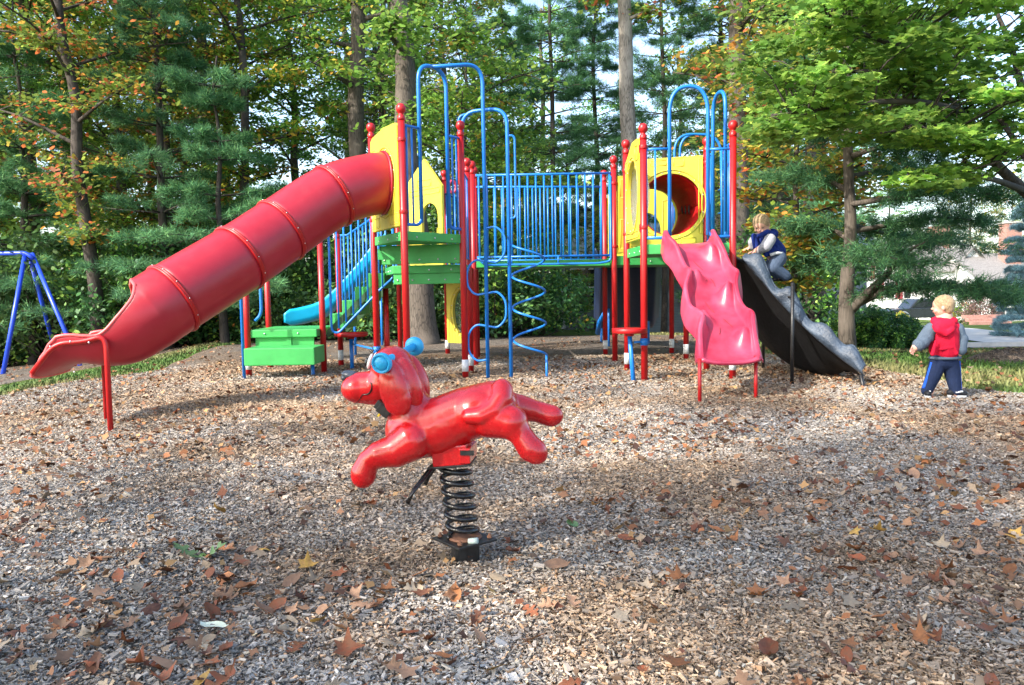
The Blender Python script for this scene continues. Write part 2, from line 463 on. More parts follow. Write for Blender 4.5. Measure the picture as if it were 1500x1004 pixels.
# street with kerb on the right
def lerp(a, b, t): return a+(b-a)*t
M['asphalt'] = mat_asphalt(); M['concrete'] = mat_paint('kerb_concrete', (.42, .40, .36), .8, .2, 3, .1)
rd = MB(); na, nb = 60, 6
def road_pt(u, v):
    x = lerp(8.0, 70, u); y0 = 18.8+(x-11)*.02*.0+max(0, x-10)*(-.08); y = lerp(y0, y0+7.6+max(0, x-10)*.05, v)
    return Vector((x, y, gz(x, y)+.03))
rd.grid(road_pt, na, nb); tag(rd.build('road', M['asphalt']), kind='structure')
kb = MB()
for v in (1,):
    for i in range(na):
        p = road_pt(i/na, v); q = road_pt((i+1)/na, v)
        c = (p+q)/2; d = q-p
        kb.box((c.x, c.y, c.z+.04), (d.length, .16, .22), math.atan2(d.y, d.x))
tag(kb.build('kerb', M['concrete']), kind='structure')
dv = MB(); dv.grid(lambda u, v: (lambda x, y: Vector((x, y, gz(x, y)+.035)))(lerp(17.4, 21.0, u)+v*6, lerp(26.9, 62, v)), 4, 40)
tag(dv.build('driveway', M['concrete']), kind='structure')

# ------------------------------------------------------------------ loose wood chips
def vnoise(x, y, seed, s):
    r = np.random.default_rng(seed); T_ = r.random((64, 64))
    X = np.asarray(x)/s+20.3; Y = np.asarray(y)/s+11.7
    xi = np.floor(X).astype(int); yi = np.floor(Y).astype(int); fx = X-xi; fy = Y-yi
    fx = fx*fx*(3-2*fx); fy = fy*fy*(3-2*fy)
    a = T_[xi % 64, yi % 64]; b = T_[(xi+1) % 64, yi % 64]; c = T_[xi % 64, (yi+1) % 64]; d = T_[(xi+1) % 64, (yi+1) % 64]
    return (a*(1-fx)+b*fx)*(1-fy)+(c*(1-fx)+d*fx)*fy
def rot_from(nrm, yaw):
    """(n,3,3) frames whose third axis is nrm"""
    z = nrm/np.linalg.norm(nrm, axis=1, keepdims=True)
    h = np.stack([np.cos(yaw), np.sin(yaw), np.zeros_like(yaw)], 1)
    x = h-z*(h*z).sum(1, keepdims=True); ln = np.linalg.norm(x, axis=1, keepdims=True)
    x = np.where(ln < 1e-3, np.array([[1., 0, 0]]), x/np.maximum(ln, 1e-6))
    y = np.cross(z, x)
    return x, y, z
def scatter(y0, y1, n):
    """points in the bed between two distances, uniform over the ground in view plus a margin"""
    y = rng.uniform(y0, y1, int(n*1.6)); hw = y*.70+.8
    keep = rng.random(len(y)) < hw/(y1*.70+.8); y = y[keep]; hw = hw[keep]
    x = rng.uniform(-1, 1, len(y))*hw
    ok = np.array([inbed(a, b, -.05) for a, b in zip(x, y)]); return x[ok], y[ok]
gzv = np.vectorize(gz)
CH = []; CCc = []
for (y0, y1, dens, sc) in ((1.3, 3.0, 20000, .95), (3.0, 5.0, 13500, 1.0), (5.0, 8.0, 6500, 1.12), (8.0, 12.0, 2200, 1.35)):
    area = (y1**2-y0**2)*.70+1.6*(y1-y0)
    x, y = scatter(y0, y1, dens*area)
    n = len(x); z = gzv(x, y)+.02+rng.random(n)**2*.016
    Lc = np.exp(rng.normal(math.log(.0125), .42, n))*sc; Wc = Lc*rng.uniform(.22, .5, n); Tc = Wc*rng.uniform(.15, .4, n)
    nr = np.stack([rng.normal(0, .38, n), rng.normal(0, .38, n), np.ones(n)], 1)
    X, Y, Z = rot_from(nr, rng.uniform(0, 6.283, n))
    c = np.stack([x, y, z], 1)
    # a chip: a sliver with a top, and two long sides (3 quads), tapered ends
    tp = rng.uniform(.35, 1, n)[:, None]
    a = X*(Lc/2)[:, None]; b = Y*(Wc/2)[:, None]; t = Z*(Tc)[:, None]
    P0 = c-a-b*tp; P1 = c+a-b; P2 = c+a*.8+b; P3 = c-a*.9+b*tp
    top = np.stack([P0+t, P1+t, P2+t, P3+t], 1)
    s1 = np.stack([P0-t, P1-t, P1+t, P0+t], 1); s2 = np.stack([P2-t, P3-t, P3+t, P2+t], 1)
    V = np.stack([top, s1, s2], 1).reshape(-1, 3)
    mix = np.clip((vnoise(x, y, 3, 1.3)*.65+vnoise(x, y, 4, .35)*.35-.38)*3.5, 0, 1)[:, None]
    grey = np.array([.43, .385, .335]); tan = np.array([.44, .32, .215])
    col = grey*(1-mix)+tan*mix
    k = np.exp(rng.normal(0, .28, n))[:, None]*(.72+.56*vnoise(x, y, 8, .9))[:, None]
    col = col*(k**(1.15-.35*min(1, y0/8)))*.77
    ru = rng.random(n)[:, None]
    col = np.where(ru < .07, np.array([.13, .085, .055])*np.ones_like(col), col)
    col = np.where(ru > .97, np.array([.46, .41, .33])*np.ones_like(col), col)
    col = np.where((ru > .10) & (ru < .20), np.array([.42, .26, .15])*k, col)
    CH.append(V); CCc.append(np.repeat(np.clip(col, 0, .8), 3, axis=0))
me = fastmesh('wood_chips', np.concatenate(CH), 4, np.concatenate(CCc))
tag(link('wood_chips', me, mat_attr('wood_chip', .85)), kind='stuff')

# ------------------------------------------------------------------ fallen leaves
def leaf_outline(kind, r):
    """outline of a fallen leaf in unit size: stalk at -y"""
    pts = []
    if kind == 'oak':
        hp = [(.012, -.56), (.02, -.42), (.17, -.36), (.20, -.27), (.07, -.21), (.09, -.14), (.30, -.09), (.33, .02), (.11, .04), (.12, .12), (.26, .20), (.24, .30), (.10, .29), (.08, .42), (0.0, .52)]
        j = lambda q: q*r.uniform(.86, 1.14)
        pts = [(j(x), y+r.uniform(-.012, .012)) for x, y in hp]+[(-j(x), y+r.uniform(-.012, .012)) for x, y in hp[:-1][::-1]]
    elif kind == 'maple':
        for i in range(11):
            a = -math.pi/2+.35+(2*math.pi-.7)*i/10
            rad = .5*(1 if i % 2 == 0 else .52)*r.uniform(.85, 1.12)
            if i in (0, 10): rad = .3
            pts.append((rad*math.cos(a), rad*math.sin(a)))
        pts = [(.012, -.55), *pts, (-.012, -.55)]
    else:
        for i in range(14):
            a = -math.pi/2+.2+(2*math.pi-.4)*i/13
            pts.append((.27*math.cos(a)*r.uniform(.93, 1.07), .48*math.sin(a)*r.uniform(.96, 1.04)))
        pts = [(.01, -.56), *pts, (-.01, -.56)]
    return pts
def leaf_proto(kind, curl, seed):
    r = random.Random(seed); pts = leaf_outline(kind, r); n = len(pts)
    vs = []; ph = r.uniform(0, 6)
    def z(x, y): return curl*(1.6*x*x+.55*y*y)*r.uniform(.8, 1.2)+.05*curl*math.sin(9*y+ph)
    for x, y in pts: vs.append((x, y, z(x, y)))
    for x, y in pts: vs.append((x*.28, y*.6, z(x*.28, y*.6)))
    fs = [(i, (i+1) % n, n+(i+1) % n, n+i) for i in range(n)]+[tuple(n+i for i in range(n))]
    return MB().add(vs, fs, True)
def mat_fallen(name, c, c2):
    mt, t, b, o = newmat(name); L = t.links.new
    tc = N(t, 'ShaderNodeTexCoord'); oi = N(t, 'ShaderNodeObjectInfo')
    n1 = N(t, 'ShaderNodeTexNoise', i_Scale=5, i_Detail=5); L(tc.outputs['Object'], n1.inputs['Vector'])
    r1 = ramp(t, [(.35, c), (.68, c2)]); L(n1.outputs[0], r1.inputs[0])
    hs = N(t, 'ShaderNodeHueSaturation'); L(r1.outputs[0], hs.inputs['Color'])
    mr = N(t, 'ShaderNodeMapRange'); L(oi.outputs['Random'], mr.inputs[0]); mr.inputs[3].default_value = .5; mr.inputs[4].default_value = 1.1
    L(mr.outputs[0], hs.inputs['Value']); L(hs.outputs[0], b.inputs['Base Color'])
    b.inputs['Roughness'].default_value = .6; b.inputs['Specular IOR Level'].default_value = .3
    return mt
LM = {'rust brown': mat_fallen('rust_brown_leaf', (.30, .085, .035), (.22, .10, .05)),
      'tan': mat_fallen('tan_leaf', (.38, .22, .13), (.30, .17, .10)),
      'orange': mat_fallen('orange_leaf', (.36, .145, .055), (.28, .12, .05)),
      'pale beige': mat_fallen('beige_leaf', (.42, .33, .23), (.36, .27, .18)),
      'dark brown': mat_fallen('dark_brown_leaf', (.13, .05, .03), (.20, .09, .05)),
      'green': mat_fallen('green_leaf', (.09, .18, .06), (.14, .22, .10)),
      'yellow': mat_fallen('yellow_leaf', (.52, .32, .07), (.44, .25, .08)),
      'white': mat_fallen('pale_leaf', (.62, .66, .52), (.55, .58, .42))}
protos = []
for kind in ('oak', 'maple', 'oval'):
    for s in range(4):
        protos.append((kind, leaf_proto(kind, (.3, .7, 1.15, -.45)[s], s*7+len(kind))))
lme = {}
def leaf_mesh_for(i, colr):
    if (i, colr) not in lme:
        me = protos[i][1].mesh('fallen_leaf'); me.materials.append(LM[colr]); lme[(i, colr)] = me
    return lme[(i, colr)]
rl = random.Random(5)
cand = []
for _ in range(17000):
    y = 1.9+10*rl.random()**.9; x = rl.uniform(-1, 1)*(y*.68+.3)
    if not inbed(x, y): continue
    dn = .05*(y < 4)+float(vnoise(x, y, 11, .8))*.6+float(vnoise(x, y, 12, .25))*.4
    dn += .10*(x > .3)+.07*(y > 5)+.1*(abs(x) > y*.45)
    if rl.random() < max(0, (dn-.40))*(2.0 if y > 4 else 3.6): cand.append((x, y))
cand = cand[:4600]; 
big = []; rest = []
for x, y in cand:
    s = rl.uniform(.03, .08)*(1.0 if rl.random() < .85 else 1.3)
    big.append((s/y, x, y, s))
big.sort(reverse=True); rest = big[300:]; big = big[:300]
pal = ['rust brown']*5+['tan']*7+['orange']*3+['pale beige']*4+['dark brown']*2+['yellow']*1
kinds = {'oak': 'lobed oak', 'maple': 'pointed maple', 'oval': 'oval'}
def put_leaf(x, y, s, i, colr, label, group=None, tilt=.35, dz=.0, rz=None):
    o = bpy.data.objects.new('fallen_leaf', leaf_mesh_for(i, colr)); COL.objects.link(o)
    nrm = Vector((rl.gauss(0, tilt), rl.gauss(0, tilt), 1)).normalized()
    q = Vector((0, 0, 1)).rotation_difference(nrm) @ Matrix.Rotation(rz if rz is not None else rl.uniform(0, 6.28), 3, 'Z').to_quaternion()
    o.rotation_mode = 'QUATERNION'; o.rotation_quaternion = q; o.scale = (s, s, s)
    o.location = (x, y, gz(x, y)+.034+s*.10+dz)
    tag(o, label, 'leaf', group); return o
cells = {}
for _, x, y, s in big:
    i = rl.randrange(12); c = rl.choice(pal); kn = kinds[protos[i][0]]
    o = put_leaf(x, y, s, i, c, 'leaf', f'fallen {c} {kn} leaves')
    u = x/y*FPX+CX
    wx = 'at the far left' if u < 300 else 'left of the spring rider' if u < 560 else 'in the middle' if u < 860 else 'right of the spring rider' if u < 1180 else 'at the far right'
    wy = 'along the bottom edge' if y < 2.35 else 'in the near foreground' if y < 2.9 else 'level with the spring base' if y < 3.8 else 'beyond the spring rider'
    cells.setdefault((c, kn, wx, wy), []).append((s, o))
rkw = ['largest', 'second largest', 'third largest', 'fourth largest', 'fifth largest', 'sixth largest', 'seventh largest', 'eighth largest', 'ninth largest', 'tenth largest']
for (c, kn, wx, wy), L_ in cells.items():
    L_.sort(key=lambda t: -t[0])
    for i, (s, o) in enumerate(L_):
        o['label'] = (rkw[min(i, 9)]+' ' if len(L_) > 1 else '')+f'{c} {kn} leaf {wx}, {wy}'
p = gnd(313, 942); put_leaf(p.x, p.y, .085, 9, 'white', 'very pale greenish oval leaf lying flat near the bottom left corner', tilt=.05, rz=1.6)
p = gnd(322, 762); put_leaf(p.x, p.y, .085, 10, 'yellow', 'curled bright yellow leaf left of the spring rider on bare chips', tilt=.5)
p = gnd(275, 830); put_leaf(p.x, p.y, .15, 0, 'green', 'larger left dark green oak leaf of the fallen pair', tilt=.2, rz=1.2)
p = gnd(313, 828); put_leaf(p.x, p.y, .13, 1, 'green', 'smaller right dark green oak leaf of the fallen pair', tilt=.25, rz=-1.4)
p = gnd(839, 783); put_leaf(p.x, p.y, .07, 9, 'green', 'small pale green leaf right of the spring rider base', tilt=.2, rz=.6)
# the many smaller, farther leaves
n = len(rest)*3
def scatter_flat(n, y0, y1, fn_ok):
    out = []
    while len(out) < n:
        y = rl.uniform(y0, y1); x = rl.uniform(-1, 1)*(y*.68+.3)
        if fn_ok(x, y): out.append((x, y))
    return out
pts = [(x, y, s) for _, x, y, s in rest]+[(x, y, rl.uniform(.03, .08)) for x, y in scatter_flat(1500, 4.5, 16.5, lambda x, y: inbed(x, y) and rl.random() < max(0, float(vnoise(x, y, 13, .9))-.35)*2.2)]
pts += [(x, y, rl.uniform(.05, .11)) for x, y in scatter_flat(900, 7, 18, lambda x, y: (x > 3.5 and y < 17) or (x < -4 and y < 17 and y > 6))]
n = len(pts); k = 8
C3 = np.array([(x, y, gz(x, y)+.035+rl.random()*.02) for x, y, s in pts]); S = np.array([s for *_, s in pts])
nr = np.stack([rng.normal(0, .45, n), rng.normal(0, .45, n), np.ones(n)], 1)
X, Y, Z = rot_from(nr, rng.uniform(0, 6.28, n)); V = np.zeros((n, k, 3))
for i in range(k):
    a = 2*math.pi*i/k; rad = .5*(1 if i % 2 == 0 else .55)*rng.uniform(.7, 1.15, n)
    V[:, i] = C3+X*(rad*math.cos(a)*S)[:, None]+Y*(rad*math.sin(a)*S*.8)[:, None]+Z*(rng.uniform(-.1, .2, n)*S)[:, None]
pc = np.array([(.22, .08, .04), (.36, .20, .11), (.38, .15, .06), (.36, .26, .17), (.11, .055, .035), (.28, .14, .075), (.42, .24, .10)])
tag(link('leaf_litter', fastmesh('leaf_litter', V.reshape(-1, 3), k, pc[rng.integers(0, 7, n)]*rng.uniform(.55, 1.0, (n, 1))), mat_attr('litter', .7)), kind='stuff')

# ------------------------------------------------------------------ grass on the lawns
def grass_area(n, x0, x1, y0, y1, h, ok):
    x = rng.uniform(x0, x1, n); y = rng.uniform(y0, y1, n)
    kk = np.array([ok(a, b) for a, b in zip(x, y)]); x = x[kk]; y = y[kk]; n = len(x)
    z = gzv(x, y); hh = h*rng.uniform(.5, 1.3, n); yw = rng.uniform(0, 6.28, n); wd = .006+.0009*y
    dx = np.cos(yw)*wd; dy = np.sin(yw)*wd
    V = np.stack([np.stack([x-dx, y-dy, z], 1), np.stack([x+dx, y+dy, z], 1),
                  np.stack([x+rng.normal(0, .4, n)*hh, y+rng.normal(0, .4, n)*hh, z+hh], 1)], 1)
    mixv = np.clip((vnoise(x, y, 21, 1.6)-.35)*2.2, 0, 1)[:, None]
    col = (np.array([.075, .15, .03])*(1-mixv)+np.array([.21, .20, .08])*mixv)*rng.uniform(.6, 1.3, (n, 1))
    return V.reshape(-1, 3), col
lawn_ok = lambda a, b: not inbed(a, b, 0) and math.hypot(a+13, b-16.6) > 6.2 and abs(a) < b*.75+1.5
A = grass_area(90000, 2.5, 16, 6.5, 18.5, .055, lawn_ok)
B = grass_area(60000, -12, -2.5, 6.5, 17, .055, lawn_ok)
gr = fastmesh('grass', np.concatenate([A[0], B[0]]), 3, np.concatenate([A[1], B[1]]))
tag(link('grass', gr, mat_attr('grass_blade', .7)), kind='stuff')
# ------------------------------------------------------------------ the play structure (one bolted-together thing)
PS = empty('play_structure', (0, 0, 0))
tag(PS, 'red, blue, green and yellow climbing structure with bridge and tube slide on wood chips', 'play structure')
PR, TR = .038, .0215          # post and pipe radius
def xy(p): return (p.x, p.y)
def post(px, py, top, sticker=0, d=None, ground=True, cap=True):
    """px,py: foot in the photo; top: height, or photo row as negative number"""
    g = gnd(px, py) if d is None else W(px, py, d)
    if top < 0:
        tp = W(px, -top, g.y); top = tp.z
    z0 = gz(g.x, g.y)-.15
    mb = MB().tube([(g.x, g.y, z0), (g.x, g.y, top-.10)], PR, 14)
    o = mb.build('post', M['red'], PS)
    if cap:
        c = MB().lathe([(.040, -.02), (.041, .0), (.041, .03), (.028, .038), (.028, .055), (.040, .064), (.050, .085), (.053, .105), (.048, .13), (.034, .15), (.012, .158), (0.0001, .159)], (g.x, g.y, top-.12), (0, 0, 1), 16)
        c.build('post_cap', M['red'], o)
    if sticker:
        z = gz(g.x, g.y)+.10*(1.2 if sticker > 1 else 1)
        MB().lathe([(PR+.002, 0), (PR+.002, .14)], (g.x, g.y, z), (0, 0, 1), 16).build('reflective_band', M['sticker'], o)
    return Vector((g.x, g.y, 0))
A = post(944, 560, 2.82); B = post(1073, 558, 2.82, 2); Cc = post(1035, 545, 2.82); D = post(919, 545, 2.84, 1)
F = post(901, 532, 2.84); E = post(1005, 529, 2.84, 1); G = post(887, 521, 2.84, 1); H = post(984, 519, 2.84, 1)
P2 = post(682, 557, -182, 1); P1 = post(596, 500, -157, d=8.4); P0 = post(552, 500, -185, d=9.35)
Q1 = post(690, 547, -236, 1); Q2 = post(697, 538, -240); Q3 = post(700, 526, -248); Q4 = post(656, 520, -253, 1)
Q6 = post(568, 540, 1.20, d=10.6, cap=False); Q5 = post(587, 524, 2.9, d=12.6)
S1 = post(365, 553, 1.9, 1, d=None, cap=True); S2 = post(396, 541, 1.9); S3 = post(475, 548, 1.9); S4 = post(500, 538, 1.95, 1)

def ray_z(px, py, y): return W(px, py, y).z
def deck(poly, z, lip=.10, name='deck'):
    mb = MB(); n = len(poly); c = sum((Vector((p[0], p[1], 0)) for p in poly), Vector())/n
    a = 0
    for i in range(n):
        x1, y1 = poly[i][:2]; x2, y2 = poly[(i+1) % n][:2]; a += x1*y2-x2*y1
    pl = [tuple(p[:2]) for p in poly]
    if a < 0: pl = pl[::-1]
    mb.prism(pl, z-lip, z)
    o = mb.build(name, M['green'], PS, bevel=.008)
    bt = Bolts()
    for i in range(n):
        p = Vector((*pl[i], 0)); q = Vector((*pl[(i+1) % n], 0)); d = (q-p); nn = Vector((d.y, -d.x, 0)).normalized()
        for t in (.2, .5, .8):
            bt.sphere(p+d*t+nn*.002+Vector((0, 0, z-lip*.6)), (.011, .011, .011), 8, 5)
    bt.build('deck_bolt', M['steel'], o)
    return o
def outset(poly, k):
    c = sum((Vector((p[0], p[1], 0)) for p in poly), Vector())/len(poly)
    return [tuple((Vector((p[0], p[1], 0))+(Vector((p[0], p[1], 0))-c).normalized()*k).xy) for p in poly]
deck(outset([A, B, Cc, D], -.0), 1.53, .11)
deck(outset([F, E, H, G], -.0), 1.50, .13)
zt = 1.70
deck([P0, P1, P2], zt, .10)
FL_, FR_ = W(575, 400, 9.62), W(683, 400, 9.50)
deck([FL_, FR_, Q1, Q3, Q4, Q5, Q6], 1.37, .10)
# riser plates between the deck levels, with bolts along the foot
def riser(p, q, z0, z1, name='riser_panel'):
    o = MB().plate(p, q, z0, z1, .03).build(name, M['green'], PS, bevel=.006)
    p = Vector((p[0], p[1], 0)); q = Vector((q[0], q[1], 0)); d = q-p; nn = Vector((d.y, -d.x, 0)).normalized()*.017
    bt = Bolts()
    for t in (.06, .27, .5, .73, .94): bt.sphere(p+d*t+nn+Vector((0, 0, z0+.05)), .012, 8, 5)
    bt.build('riser_bolt', M['steel'], o)
a = P0.lerp(P2, .06); b = P0.lerp(P2, .97)
riser((a.x, a.y+.05), (b.x, b.y+.03), 1.375, zt-.102)
riser((FL_.x+.01, FL_.y+.03), (FR_.x-.02, FR_.y+.03), 1.14, 1.268)
# diagonal bracket under the deck
MB().prism([(0, 0), (.16, -.13), (.0, -.13)], 0, .02, Matrix.Translation((P0.x+.06, P0.y-.10, zt-.14)) @ Matrix.Rotation(R(90), 4, 'X')).build('deck_bracket', M['green'], PS)

# -- railings: frame pipe + bars as sub-parts
def railing(p, q, z0, z1, nb, ztop2=None, z02=None, inset=.06, r=.015, br=.011, curve=0, name='railing'):
    p = Vector((p[0], p[1], 0)); q = Vector((q[0], q[1], 0)); d = q-p; L_ = d.length; u = d/L_
    a = p+u*inset; b = q-u*inset
    za, zb = z1, (ztop2 if ztop2 is not None else z1); ya, yb = z0, (z02 if z02 is not None else z0)
    P = [a+Vector((0, 0, ya)), b+Vector((0, 0, yb)), b+Vector((0, 0, zb)), a+Vector((0, 0, za))]
    mb = MB(); mb.tube([P[3]-u*(inset-.02), P[2]+u*(inset-.02)], r, 10); mb.tube([P[0]-u*(inset-.02), P[1]+u*(inset-.02)], r, 10)
    o = mb.build(name, M['blue'], PS)
    for i in range(nb):
        t = (i+.5)/nb if curve else i/(nb-1) if nb > 1 else .5
        c = a.lerp(b, t)
        MB().tube([c+Vector((0, 0, bez(ya, yb, t))), c+Vector((0, 0, bez(za, zb, t)))], br, 8).build('railing_bar', M['blue'], o)
    return o
def pipe(pts, r=TR, name='climbing_pipe', rad=.1, parent=None, mat='blue', seg=7):
    return MB().tube(round_path(pts, rad, seg), r, 12).build(name, M[mat], parent or PS)
# -- bridge
bl = W(690, 376, 11.1); zbl = 1.49
BF0, BF1 = Vector((Q2.x+.02, 10.95, 0)), Vector((F.x, F.y, 0)); BB0, BB1 = Vector((Q3.x, 12.0, 0)), Vector((G.x, G.y, 0))
deck([(BF0.x, BF0.y+.06), (BF1.x-.05, BF1.y+.06), (BB1.x-.05, BB1.y), (BB0.x, BB0.y)], 1.46, .09, 'bridge_deck')
o = railing(BF0, BF1, 1.51, 2.64, 17, name='bridge_railing', r=.017, br=.013)
o2 = railing(BB0, BB1, 1.50, 2.62, 17, name='bridge_railing', r=.017, br=.013)
v = (BF1-BF0).normalized()
pipe([BF0+Vector((.03, -.03, 1.51)), BF0+v*.12+Vector((0, -.03, 1.40)), BF1-v*.22+Vector((0, -.03, 1.40)), BF1-v*.05+Vector((0, -.03, 1.43)), BF1-v*.05+Vector((0, -.03, 2.60))], .015, 'bridge_loop', .06)
# bridge side post pipes
MB().tube([(BF0.x+.5, BF0.y-.03, 1.40), (BF0.x+.5, BF0.y-.03, 1.51)], .012, 8).tube([(BF0.x+1.15, BF0.y-.03, 1.40), (BF0.x+1.15, BF0.y-.03, 1.51)], .012, 8).build('bridge_bracket', M['blue'], PS)

# -- yellow panels: outline prism with a hole, ribs, bosses
def panel(p, q, z0, prof_top, hole=None, th=.05, ribs=True, name='panel', both=True, holeshape='round'):
    """p->q at foot; prof_top list of (t, z) top outline; hole (t, z, rx, rz)"""
    p = Vector((p[0], p[1], 0)); q = Vector((q[0], q[1], 0)); d = q-p; L_ = d.length; u = d/L_; nn = Vector((-u.y, u.x, 0))
    def P(t, z, o): return p+u*(t*L_)+nn*o+Vector((0, 0, z))
    bm = bmesh.new()
    out = [(0, z0)]+[(1, z0)]+[(t, z) for t, z in sorted(prof_top, key=lambda k: -k[0])]
    NS = 72
    if hole:
        ht, hz, rx, rz = hole
        # star-shaped ring between outline and hole
        def ray_out(a):
            dx, dz = math.cos(a), math.sin(a); best = 9
            n = len(out)
            for i in range(n):
                x1, z1 = out[i][0]*L_-ht*L_, out[i][1]-hz; x2, z2 = out[(i+1) % n][0]*L_-ht*L_, out[(i+1) % n][1]-hz
                ex, ez = x2-x1, z2-z1; den = dx*ez-dz*ex
                if abs(den) < 1e-9: continue
                t = (x1*ez-z1*ex)/den; s = (x1*dz-z1*dx)/den
                if t > 0 and -1e-6 <= s <= 1+1e-6: best = min(best, t)
            return best
        angs = [2*math.pi*i/NS for i in range(NS)]
        for x_, z_ in out: angs.append(math.atan2(z_-hz, (x_-ht)*L_) % (2*math.pi))
        angs = sorted(set(round(a, 5) for a in angs)); n = len(angs)
        rings = []
        for off, which in ((-th/2, 'o'), (-th/2, 'i'), (th/2, 'i'), (th/2, 'o')):
            ring = []
            for a in angs:
                if which == 'o': rr = ray_out(a); x_, z_ = ht*L_+math.cos(a)*rr, hz+math.sin(a)*rr
                elif holeshape == 'arch':
                    # straight sided opening with round top
                    dx, dz = math.cos(a), math.sin(a)
                    if dz >= 0: kx = rx*dx; kz = rx*dz; x_, z_ = ht*L_+kx, hz+kz
                    else:
                        t = min(rx/max(1e-6, abs(dx)), rz/max(1e-6, abs(dz))); x_, z_ = ht*L_+dx*t, hz+dz*t
                else: x_, z_ = ht*L_+math.cos(a)*rx, hz+math.sin(a)*rz
                ring.append(bm.verts.new(p+u*x_+nn*off+Vector((0, 0, z_))))
            rings.append(ring)
        for j in range(4):
            r1, r2 = rings[j], rings[(j+1) % 4]
            for i in range(n): bm.faces.new((r1[i], r1[(i+1) % n], r2[(i+1) % n], r2[i]))
    else:
        f1 = [bm.verts.new(P(t, z, -th/2)) for t, z in out]; f2 = [bm.verts.new(P(t, z, th/2)) for t, z in out]
        bm.faces.new(f1); bm.faces.new(f2[::-1])
        for i in range(len(out)): bm.faces.new((f1[i], f1[(i+1) % len(out)], f2[(i+1) % len(out)], f2[i]))
    bmesh.ops.recalc_face_normals(bm, faces=bm.faces)
    es = [e for e in bm.edges if len(e.link_faces) == 2 and e.calc_face_angle(0) > R(40)]
    bmesh.ops.bevel(bm, geom=es, offset=.006, segments=2, affect='EDGES', clamp_overlap=True)
    me = bpy.data.meshes.new(name); bm.to_mesh(me); bm.free()
    o = link(name, me, M['yellow'], PS)
    if hole and holeshape == 'round':
        for sgn in (-1, 1):
            c = P(ht, hz, sgn*(th/2+.004)); ring = []
            for i in range(48):
                a = 2*math.pi*i/48; ring.append(c+u*math.cos(a)*(rx+.045)+Vector((0, 0, math.sin(a)*(rz+.045))))
            MB().tube(ring, .009, 6, closed=True).build('panel_ring', M['yellow'], o)
            bt = Bolts()
            for i in range(12):
                a = 2*math.pi*(i+.5)/12; bt.sphere(c+u*math.cos(a)*(rx+.022)+Vector((0, 0, math.sin(a)*(rz+.022))), .008, 8, 5)
            bt.build('panel_bolt', M['steel'], o)
    return o, P, L_
def raised(P, L_, rects, par, off=.028, th=.010):
    mb = MB()
    for t0, t1, z0, z1 in rects:
        for sgn in (-1, 1):
            a = [P(t0, z0, sgn*off), P(t1, z0, sgn*off), P(t1, z1, sgn*off), P(t0, z1, sgn*off)]
            for i in range(4): mb.tube([a[i], a[(i+1) % 4]], th*.7, 6)
    mb.build('panel_rib', M['yellow'], par)
def clamps(pv, z0, z1, u, par=None):
    """red clamp lugs where a panel meets a post"""
    u = Vector((u.x, u.y, 0)).normalized()
    for z in (z0, z1):
        c = Vector((pv.x, pv.y, z))
        mb = MB().tube([c+u*.03, c+u*.10], .016, 8); mb.box(c+u*.115, (.035, .05, .09), math.atan2(u.y, u.x))
        mb.lathe([(.046, -.02), (.046, .02)], c, (0, 0, 1), 14)
        mb.build('clamp', M['red'], PS, bevel=.004)
# tube slide panel between P0 and P1
hz_s = ray_z(578, 262, (P0.y+P1.y)/2); htop = 2.82
pa, pb = P0.lerp(P1, .05), P0.lerp(P1, .94)
o, PP, LL = panel(pa, pb, 1.755, [(0, 2.80), (.08, 2.84), (.5, 2.88), (.92, 2.86), (1, 2.82)], (.50, 2.27, .345, .345), .06)
raised(PP, LL, [(.03, .3, 1.79, 1.90), (.70, .97, 1.79, 1.90), (.03, .2, 2.5, 2.68)], o)
uu = (P1-P0).normalized(); clamps(P1, 2.66, 1.90, -uu); clamps(P0, 2.56, 1.90, uu)
# window panel between D and A
pa, pb = D.lerp(A, .08), D.lerp(A, .9)
o, PP, LL = panel(pa, pb, 1.60, [(0, 2.58), (.15, 2.62), (.5, 2.75), (.85, 2.74), (1, 2.72)], (.5, 2.13, .33, .40), .05)
raised(PP, LL, [(.05, .95, 1.63, 1.70), (.05, .25, 2.45, 2.56), (.75, .95, 2.5, 2.66)], o)
mt, t, b, ou = newmat('scuffed_clear_plastic'); b.inputs['Base Color'].default_value = (.75, .78, .76, 1); b.inputs['Roughness'].default_value = .25
b.inputs['Transmission Weight'].default_value = .75; b.inputs['IOR'].default_value = 1.1; b.inputs['Alpha'].default_value = .55; M['clear'] = mt
c = PP(.5, 2.13, 0); q = Matrix.Rotation(math.atan2((pb-pa).y, (pb-pa).x), 3, 'Z')
MB().grid(lambda a_, b_: c+q @ Vector((.34*math.cos(a_*6.2832)*math.sin(b_*1.5708), .17*math.cos(b_*1.5708), .41*math.sin(a_*6.2832)*math.sin(b_*1.5708))), 32, 8).build('bubble_window', M['clear'], o)
uu = (A-D).normalized(); clamps(A, 2.60, 1.72, -uu); clamps(D, 2.5, 1.72, uu)
